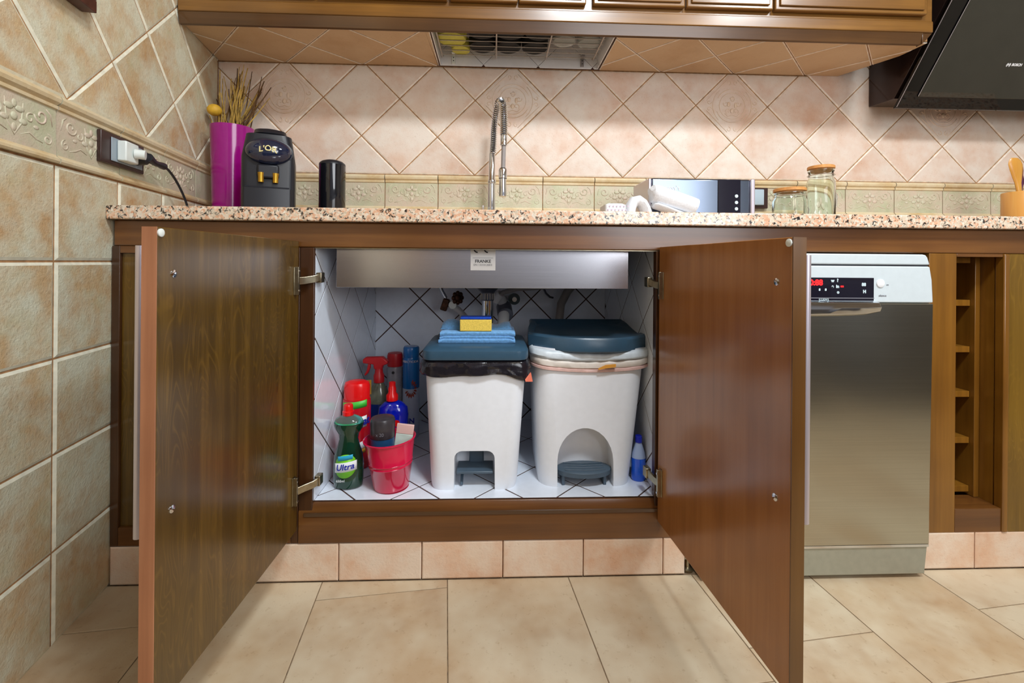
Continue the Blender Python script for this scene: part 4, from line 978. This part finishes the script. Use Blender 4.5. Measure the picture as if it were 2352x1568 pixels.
# toaster
t = thing('toaster', 'long mirror-steel toaster with black control strip behind the white towels', 'toaster', (.68, .37, WZ))
MB().box(.512, .845, .305, .46, WZ+.006, 1.088).build('casing', plain('mirror_steel', (112, 122, 138), .2, metal=.9), t, bevel=.006)
MB().box(.502, .5115, .302, .463, WZ, 1.086).build('end_cap', mt['alu'], t, bevel=.003)
MB().box(.8455, .8605, .302, .463, WZ, 1.089).build('end_cap', mt['alu'], t, bevel=.004)
MB().box(.735, .81, .3015, .3048, WZ+.008, 1.086).build('control_strip', mt['display'], t, bevel=.0008)
for k in range(3):
    MB().tube([(.7955, .3014, 1.031-.021*k), (.7955, .2995, 1.031-.021*k)], .0055, 16).build('button', mt['icon'], t, smooth=True)
for yy in (.345, .405):
    MB().box(.55, .79, yy, yy+.025, 1.0885, 1.0895).build('slot', mt['ink'], t)
text_mesh("llteasy't", .022, lambda x, y, z: (.575+x, .3042-z, 1.055+y), 'lettering', mt['white_print'], t, shear=-.2)
MB().box(.53, .55, .33, .44, WZ-.0003, WZ+.0062).build('foot', mt['black_plastic'], t)
# towels beside the toaster
def sweep(name, path, hw, hh, mat, parent, yc, seed, n=20, fold=.12):
    """soft rounded strip following (x,z) points"""
    rg = []
    for i, (x, z, k) in enumerate(path):
        a = path[max(i-1, 0)]; b = path[min(i+1, len(path)-1)]; d = Vector((b[0]-a[0], 0, b[1]-a[1])).normalized(); nz_ = Vector((-d.z, 0, d.x))
        ring = []
        for q in range(n):
            an = 2*PI*q/n; w_ = 1+fold*noise.noise(Vector((cos(an)*1.7, sin(an)*1.7, i*.45+seed)))
            ring.append(Vector((x, yc, z))+(Y*cos(an)*hw*k+nz_*sin(an)*hh*k)*w_)
        rg.append(ring)
    return MB().rings(rg).build(name, mat, parent, smooth=True)
t = thing('rolled_towel', 'thick white towel rolled loosely, slanting down in front of the toaster', 'towel', (.56, .25, WZ))
sweep('roll', [(.484, 1.024, .55), (.490, 1.026, .9), (.502, 1.022, 1), (.53, 1.013, 1), (.56, 1.005, 1), (.59, .996, 1), (.614, .988, 1), (.624, .985, .95)], .036, .029, mt['white_soft'], t, .235, 1)
p1 = Vector((.6255, .235, .9845)); ax = Vector((.9, 0, -.4)).normalized(); bx_ = Vector((0, 1, 0)); cx_ = ax.cross(bx_)
sp = [p1+ax*.001+(bx_*1.5*cos(a)+cx_*sin(a))*(.019-.0021*a) for a in [i*.35 for i in range(24)]]
MB().tube(sp, .0012, 5).build('roll_edge', mt['ink_grey'], t, smooth=True)
sweep('under_fold', [(.492, .990, .6), (.50, .988, 1), (.53, .978, 1), (.56, .966, 1), (.59, .955, 1), (.61, .9495, .8)], .032, .0095, mt['white_soft'], t, .235, 3)
t = thing('draped_cloth', 'white cloth folded in an arch left of the rolled towel', 'cloth', (.45, .24, WZ))
sweep('fold', [(.421, .945, .8), (.422, .962, 1), (.426, .985, 1), (.436, 1.001, 1), (.450, 1.004, 1), (.462, .995, 1), (.472, .978, 1), (.478, .960, 1), (.480, .945, .8)], .030, .0165, mt['white_soft'], t, .250, 7)
t = thing('dotted_cloth', 'flat white cloth with pale lilac dots at the left of the towels', 'cloth', (.36, .24, WZ))
MB().rings([rrect(.335, .399, .20, .28, .008, 3, WZ), rrect(.333, .400, .198, .28, .008, 3, WZ+.010), rrect(.335, .398, .2, .278, .008, 3, WZ+.046), rrect(.345, .390, .21, .27, .006, 3, WZ+.051)]).build('cloth', mt['white_soft'], t, smooth=True)
for i in range(6):
    for j in range(2):
        MB().tube([(.342+.011*i+.005*(j % 2), .1988, WZ+.030+.011*j), (.342+.011*i+.005*(j % 2), .1968, WZ+.030+.011*j)], .0022, 8).build('dot', mt['lilac_dot'], t)
# glass jars
def jar(cx, cy, r, h, label):
    t = thing('glass_jar', label, 'jar', (cx, cy, WZ), 'clip-top glass jars')
    MB().lathe([(r*.9, 0), (r, .005), (r, h*.72), (r*.86, h*.82), (r*.84, h*.9), (r*.9, h*.92), (r*.9, h*.95), (r*.78, h*.95), (r*.78, h*.83), (r*.93, h*.71), (r*.93, .012), (r*.5, .008)], cx, cy, WZ, 36).build('jar_body', mt['glass'], t, smooth=True)
    MB().lathe([(r*.76, 0), (r*.76, .004), (r*.95, .0045), (r*.95, .013), (r*.9, .015)], cx, cy, WZ+h*.93+.003, 30).build('lid', mt['cork'], t, smooth=True)
    MB().tube([(cx+r*1.0, cy-.01, WZ+h*.60), (cx+r*1.12, cy-.014, WZ+h*.5), (cx+r*1.1, cy-.012, WZ+h*.36), (cx+r*1.0, cy-.01, WZ+h*.30)], .0014, 6).build('clip_wire', mt['wire'], t, smooth=True)
    MB().tube([(cx+r*.93*cos(a), cy+r*.93*sin(a), WZ+h*.86) for a in [2*PI*k/24 for k in range(25)]], .0013, 5).build('neck_wire', mt['wire'], t, smooth=True)
    return t
jar(1.0435, .40, .054, .128, 'short wide glass jar with wooden lid, left of the tall jar')
jar(1.157, .40, .044, .215, 'tall glass jar with wooden lid right of the short jar')
# wooden utensil cup
t = thing('utensil_cup', 'plain light wooden utensil cup at the right edge of the worktop', 'cup', (1.865, .36, WZ))
MB().lathe([(.055, 0), (.058, .003), (.0585, .128), (.057, .13), (.053, .128), (.052, .01), (.03, .009)], 1.868, .36, WZ, 36).build('body', mt['cup_wood'], t, smooth=True)
def spoon(name, lab, x, y, lx, mat, hw, top):
    t = thing(name, lab, 'spoon', (x, y, WZ+.02))
    rg = []
    for u, w_, d_ in ((0, .008, .006), (.5, .009, .006), (.62, .011, .006), (.72, .018, .006), (.82, hw*.9, .007), (.9, hw, .007), (.96, hw*.85, .006), (1, hw*.5, .003)):
        z = WZ+.015+(top-WZ-.015)*u; c = x+lx*u
        rg.append([(c+w_*cos(a), y+d_*sin(a), z) for a in [2*PI*k/12 for k in range(12)]])
    MB().rings(rg).build('spoon_body', mat, t, smooth=True)
spoon('wooden_spoon', 'broad wooden spoon leaning left in the utensil cup', 1.845, .345, -.035, mt['spoon_wood'], .026, 1.185)
spoon('wooden_spoon', 'pale slim wooden spoon standing right in the utensil cup', 1.885, .345, .0, mt['cork'], .018, 1.20)
spoon('plastic_spoon', 'dark purple spoon handle between the two wooden spoons', 1.866, .375, .0, mt['spoon_dark'], .012, 1.17)

# ================================================================ SOCKETS
t = thing('wall_socket', 'dark brown double wall socket on the left tiled wall border', 'socket', lw(.03, 1.04, .004))
def lbox(s0, s1, z0, z1, d0, d1):
    pts = [lw(s0, 0, d0), lw(s1, 0, d0), lw(s1, 0, d1), lw(s0, 0, d1)]
    return MB().add([(p.x, p.y, z) for z in (z0, z1) for p in pts], [(0, 3, 2, 1), (4, 5, 6, 7), (0, 1, 5, 4), (1, 2, 6, 5), (2, 3, 7, 6), (3, 0, 4, 7)])
lbox(-.057, .113, 1.037, 1.112, .001, .011).build('frame', mt['socket_brown'], t, bevel=.002)
lbox(-.024, .102, 1.046, 1.103, .0112, .0135).build('insert', mt['socket_grey'], t, bevel=.001)
MB().tube([lw(.075, 1.074, .0136), lw(.075, 1.074, .0150)], .0195, 24).build('socket_ring', mt['ink'], t, smooth=True)
t = thing('plug_adapter', 'white square plug adapter in the left wall socket', 'adapter', lw(.02, 1.05, .02))
lbox(-.006, .046, 1.050, 1.100, .0136, .034).build('body', mt['white_plastic'], t, bevel=.003)
MB().tube([lw(.028, 1.075, .0342), lw(.034, 1.074, .055)], .012, 18).build('nose', mt['white_plastic'], t, smooth=True)
t = thing('power_cord', 'black plug and cord curving from the wall socket down behind the worktop edge', 'cord', lw(.08, 1.07, .02))
MB().tube([lw(.075, 1.074, .0152), lw(.075, 1.074, .036), lw(.080, 1.074, .040)], [.0185, .0175, .012], 20).build('plug', mt['black_plastic'], t, smooth=True)
MB().tube([lw(.07, 1.076, .042), lw(.10, 1.068, .042), lw(.12, 1.068, .042), lw(.135, 1.068, .042), lw(.147, 1.068, .042)], [.012, .008, .0075, .0095, .0095], 12).build('plug_sleeve', mt['black_plastic'], t, smooth=True)
cp = cat([lw(.147, 1.068, .042), lw(.175, 1.062, .041), lw(.215, 1.042, .040), (lw(.255, 1.01, .040)), lw(.285, .975, .040), lw(.30, .942, .040)], 6)
MB().tube(cp, .0034, 8).build('cable', mt['black_plastic'], t, smooth=True)
t = thing('wall_socket', 'brown framed silver wall socket behind the toaster on the back wall', 'socket', (1.03, .598, 1.03))
MB().box(.93, 1.081, .583, .5985-.008, 1.028, 1.110).build('frame', mt['socket_brown'], t, bevel=.003)
MB().box(.945, 1.0615, .576, .5828, 1.040, 1.103).build('insert', plain('socket_silver', (190, 208, 220), .3, metal=.3), t, bevel=.003)
# brown wooden piece on the left wall
t = thing('wall_frame', 'dark brown wooden frame corner hanging on the left wall at the top edge', 'frame', lw(-.3, 1.36, .02))
lbox(-.42, -.107, 1.357, 1.385, .001, .030).build('bottom_bar', mt['bracket'], t, bevel=.002)
lbox(-.135, -.107, 1.3855, 1.75, .001, .030).build('side_bar', mt['bracket'], t, bevel=.002)
lbox(-.42, -.1355, 1.3855, 1.75, .001, .012).build('panel', mt['bracket'], t)

# ================================================================ UPPER CABINET
SZ = 1.565
sof = tag(MB().prism([(-1.01, .325), (-.2215, .325), (-.2215, YB-.001), (-1.056, YB-.001)], 2, SZ+.0035, SZ+.03).build('ceiling_soffit_left', mt['grout']), kind='structure')
sof2 = tag(MB().prism([(.405, .325), (1.470, .325), (1.462, .42), (1.375, YB-.001), (.405, YB-.001)], 2, SZ+.0035, SZ+.03).build('ceiling_soffit_right', mt['grout']), kind='structure')
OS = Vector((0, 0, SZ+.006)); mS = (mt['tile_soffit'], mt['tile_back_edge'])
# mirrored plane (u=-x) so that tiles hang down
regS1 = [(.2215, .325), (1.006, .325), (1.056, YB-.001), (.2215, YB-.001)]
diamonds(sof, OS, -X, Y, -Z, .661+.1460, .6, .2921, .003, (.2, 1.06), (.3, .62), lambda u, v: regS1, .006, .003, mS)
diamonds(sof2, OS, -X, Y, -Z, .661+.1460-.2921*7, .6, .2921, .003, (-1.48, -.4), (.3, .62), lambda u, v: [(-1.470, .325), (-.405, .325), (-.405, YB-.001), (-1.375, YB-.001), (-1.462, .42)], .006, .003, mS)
t = thing('wall_cabinet', 'long brown wooden wall cabinet with moulded lower edge above the tap', 'cabinet', (.22, .45, 1.55))
XL, XR = -1.0, 1.462
MB().prism([(.298, 1.587), (.322, 1.587), (.322, 1.556), (.312, 1.549), (.306, 1.552)], 0, XL, 1.428).build('lower_moulding', mt['wood_lip'], t, bevel=.001)
MB().box(XL, XR, .296, .324, 1.5875, 1.625).build('bottom_rail', mt['wood_upper'], t, bevel=.003)
MB().prism([(1.428, 1.587), (1.462, 1.587), (1.43, 1.552), (1.428, 1.55)], 1, .30, .323).build('end_moulding', mt['wood_lip'], t, bevel=.001)
MB().box(XL, XR, .302, .324, 1.6255, 2.2).build('face_frame', mt['wood_upper'], t)
MB().prism([(1.445, .3245), (1.460, .3245), (1.460, .42), (1.374, .598), (1.36, .598), (1.445, .42)], 2, 1.597, 2.2).build('end_panel', mt['wood_upper'], t)
for xa, xb in ((-.985, -.57), (-.56, -.158), (-.149, .067), (.071, .288), (.311, .612), (.617, .905), (.911, 1.43)):
    d = MB().box(xa, xb, .284, .3015, 1.640, 2.18).build('door', mt['wood_upper'], t, bevel=.004)
    MB().box(xa+.014, xb-.014, .278, .2835, 1.652, 2.17).build('door_moulding', mt['wood_upper'], d, bevel=.004)
# dish rack recess
rc = tag(MB().box(-.23, .41, .5935, .599, 1.566, 1.95).build('wall_recess_rear', mt['grout_dark']), kind='structure')
diamonds(rc, Vector((0, .5935, 0)), X, Z, -Y, -.05, 1.572, .2136, .0016, (-.23, .41), (1.566, 1.95), lambda u, v: rect(-.228, .404, 1.566, 1.9), .004, .0012, (mt['tile_niche'],)*2)
for nm, xa, xb, O_, U_, N_, rg_ in (('wall_recess_left', -.2205, -.2165, -.2165, Y, X, (.327, .589)), ('wall_recess_right', .398, .402, .398, -Y, -X, (-.589, -.327))):
    rr_ = tag(MB().box(xa, xb, .327, .5934, 1.566, 1.95).build(nm, mt['grout_dark']), kind='structure')
    diamonds(rr_, Vector((O_, 0, 0)), U_, Z, N_, .589 if U_ == Y else -.589, 1.60, .2136, .0016, rg_, (1.566, 1.95), lambda u, v: rect(rg_[0], rg_[1], 1.566, 1.9), .003, .0012, (mt['tile_niche'],)*2)
t = thing('dish_rack', 'chrome wire dish rack in the white recess above the tap', 'dish rack', (.09, .45, 1.615))
RZ = 1.592
for k in range(7):
    y = .340+.0358*k
    MB().tube([(-.205, y, RZ), (.385, y, RZ)], .0016, 6).build('wire', mt['wire'], t)
for x in (-.205, .0, .19, .372):
    MB().tube([(x, .335, RZ-.004), (x, .565, RZ-.004), (x, .575, RZ+.008)], .003, 8).build('cross_bar', mt['wire'], t)
for x, m_ in ((-.165, mt['white_plastic']), (.335, mt['hose_grey'])):
    b_ = MB().box(x-.006, x+.006, .583, .589, 1.572, 1.606).build('bracket', m_, t)
    for zz in (1.582, 1.594): MB().tube([(x, .583, zz), (x, .5822, zz)], .0022, 8).build('hole', mt['ink'], b_)
    MB().box(x-.006, x+.006, .566, .5825, 1.6065, 1.610).build('bracket_arm', m_, b_)
def bowl(name, label, cat_, cx, cy, r, h, mat, group=None, sx=1):
    t = thing(name, label, cat_, (cx, cy, RZ+.002), group)
    MB().lathe([(r*.72, 0), (r*.93, h*.08), (r*.99, h*.4), (r, h), (r*.96, h), (r*.9, h*.25), (r*.3, h*.1)], cx, cy, RZ+.002, 32, sx=sx).build('bowl_body', mat, t, smooth=True)
    return t
bowl('bowl', 'yellow bowl at the left end of the dish rack', 'bowl', -.160, .455, .054, .06, mt['plate_yellow'])
bowl('bowl', 'small yellow bowl at the rear left of the dish rack', 'bowl', -.133, .532, .036, .04, mt['plate_yellow'])
bl = 'black bowl resting on the middle of the dish rack'
for i, (bx, by) in enumerate(((-.052, .508), (.043, .508), (.142, .508), (-.052, .402), (.048, .402), (.150, .402))):
    lab = ('left', 'middle', 'right')[i % 3]+' black bowl in the '+('rear' if i < 3 else 'front')+' row of the dish rack'
    bowl('bowl', lab, 'bowl', bx, by, .0475 if i < 3 else .05, .07, mt['plate_black'], 'black bowls in the dish rack', 1.05)
for i, (bx, by) in enumerate(((.243, .45), (.335, .46))):
    bowl('glass_bowl', ('left' if i == 0 else 'right')+' clear glass bowl at the right end of the dish rack', 'bowl', bx, by, .044, .05, plain('bowl_glass%d' % i, (222, 226, 222), .06, trans=.75, ior=1.3), 'glass bowls in the dish rack')

# ================================================================ COOKER HOOD
t = thing('cooker_hood', 'black slanted glass cooker hood at the upper right', 'cooker hood', (1.95, .5, 1.40))
hx0, hx1 = 1.502, 2.40
def hy(z): return .478-(z-1.40)*.70     # plane of the slanted front
MB().prism([(hy(1.405)+.012, 1.437), (hy(2.0)+.012, 2.0), (.598, 2.0), (.598, 1.445)], 0, hx0+.002, hx1).build('body', mt['hood_side'], t, bevel=.001)
MB().prism([(hy(1.40), 1.40), (hy(2.0), 2.0), (hy(2.0)+.010, 2.0), (hy(1.40)+.010, 1.40)], 0, hx0, hx1).build('front_glass', mt['hood_glass'], t, bevel=.0008)
MB().prism([(hy(1.433)-.004, 1.433), (hy(1.99)-.004, 1.99), (hy(1.99)-.0006, 1.99), (hy(1.433)-.0006, 1.433)], 0, hx0+.062, hx1-.06).build('centre_pane', mt['hood_pane'], t, bevel=.0008)
for xa_, nm_, zz_ in ((hx0+.0005, 'edge_strip', 1.401), (hx0+.0615, 'pane_edge', 1.434)):
    MB().tube([(xa_, hy(zz_)-.0045, zz_), (xa_, hy(1.98)-.0045, 1.98)], .0009, 6).build(nm_, mt['alu'], t)
text_mesh('BOSCH', .0115, lambda x, y, z: (1.864+x, hy(1.528+y*.82)-.0046-z, 1.528+y*.82), 'lettering', mt['white_print'], t, bold=.0006)
text_mesh('(H)', .0115, lambda x, y, z: (1.833+x, hy(1.528+y*.82)-.0046-z, 1.528+y*.82), 'emblem', mt['white_print'], t, bold=.0006)
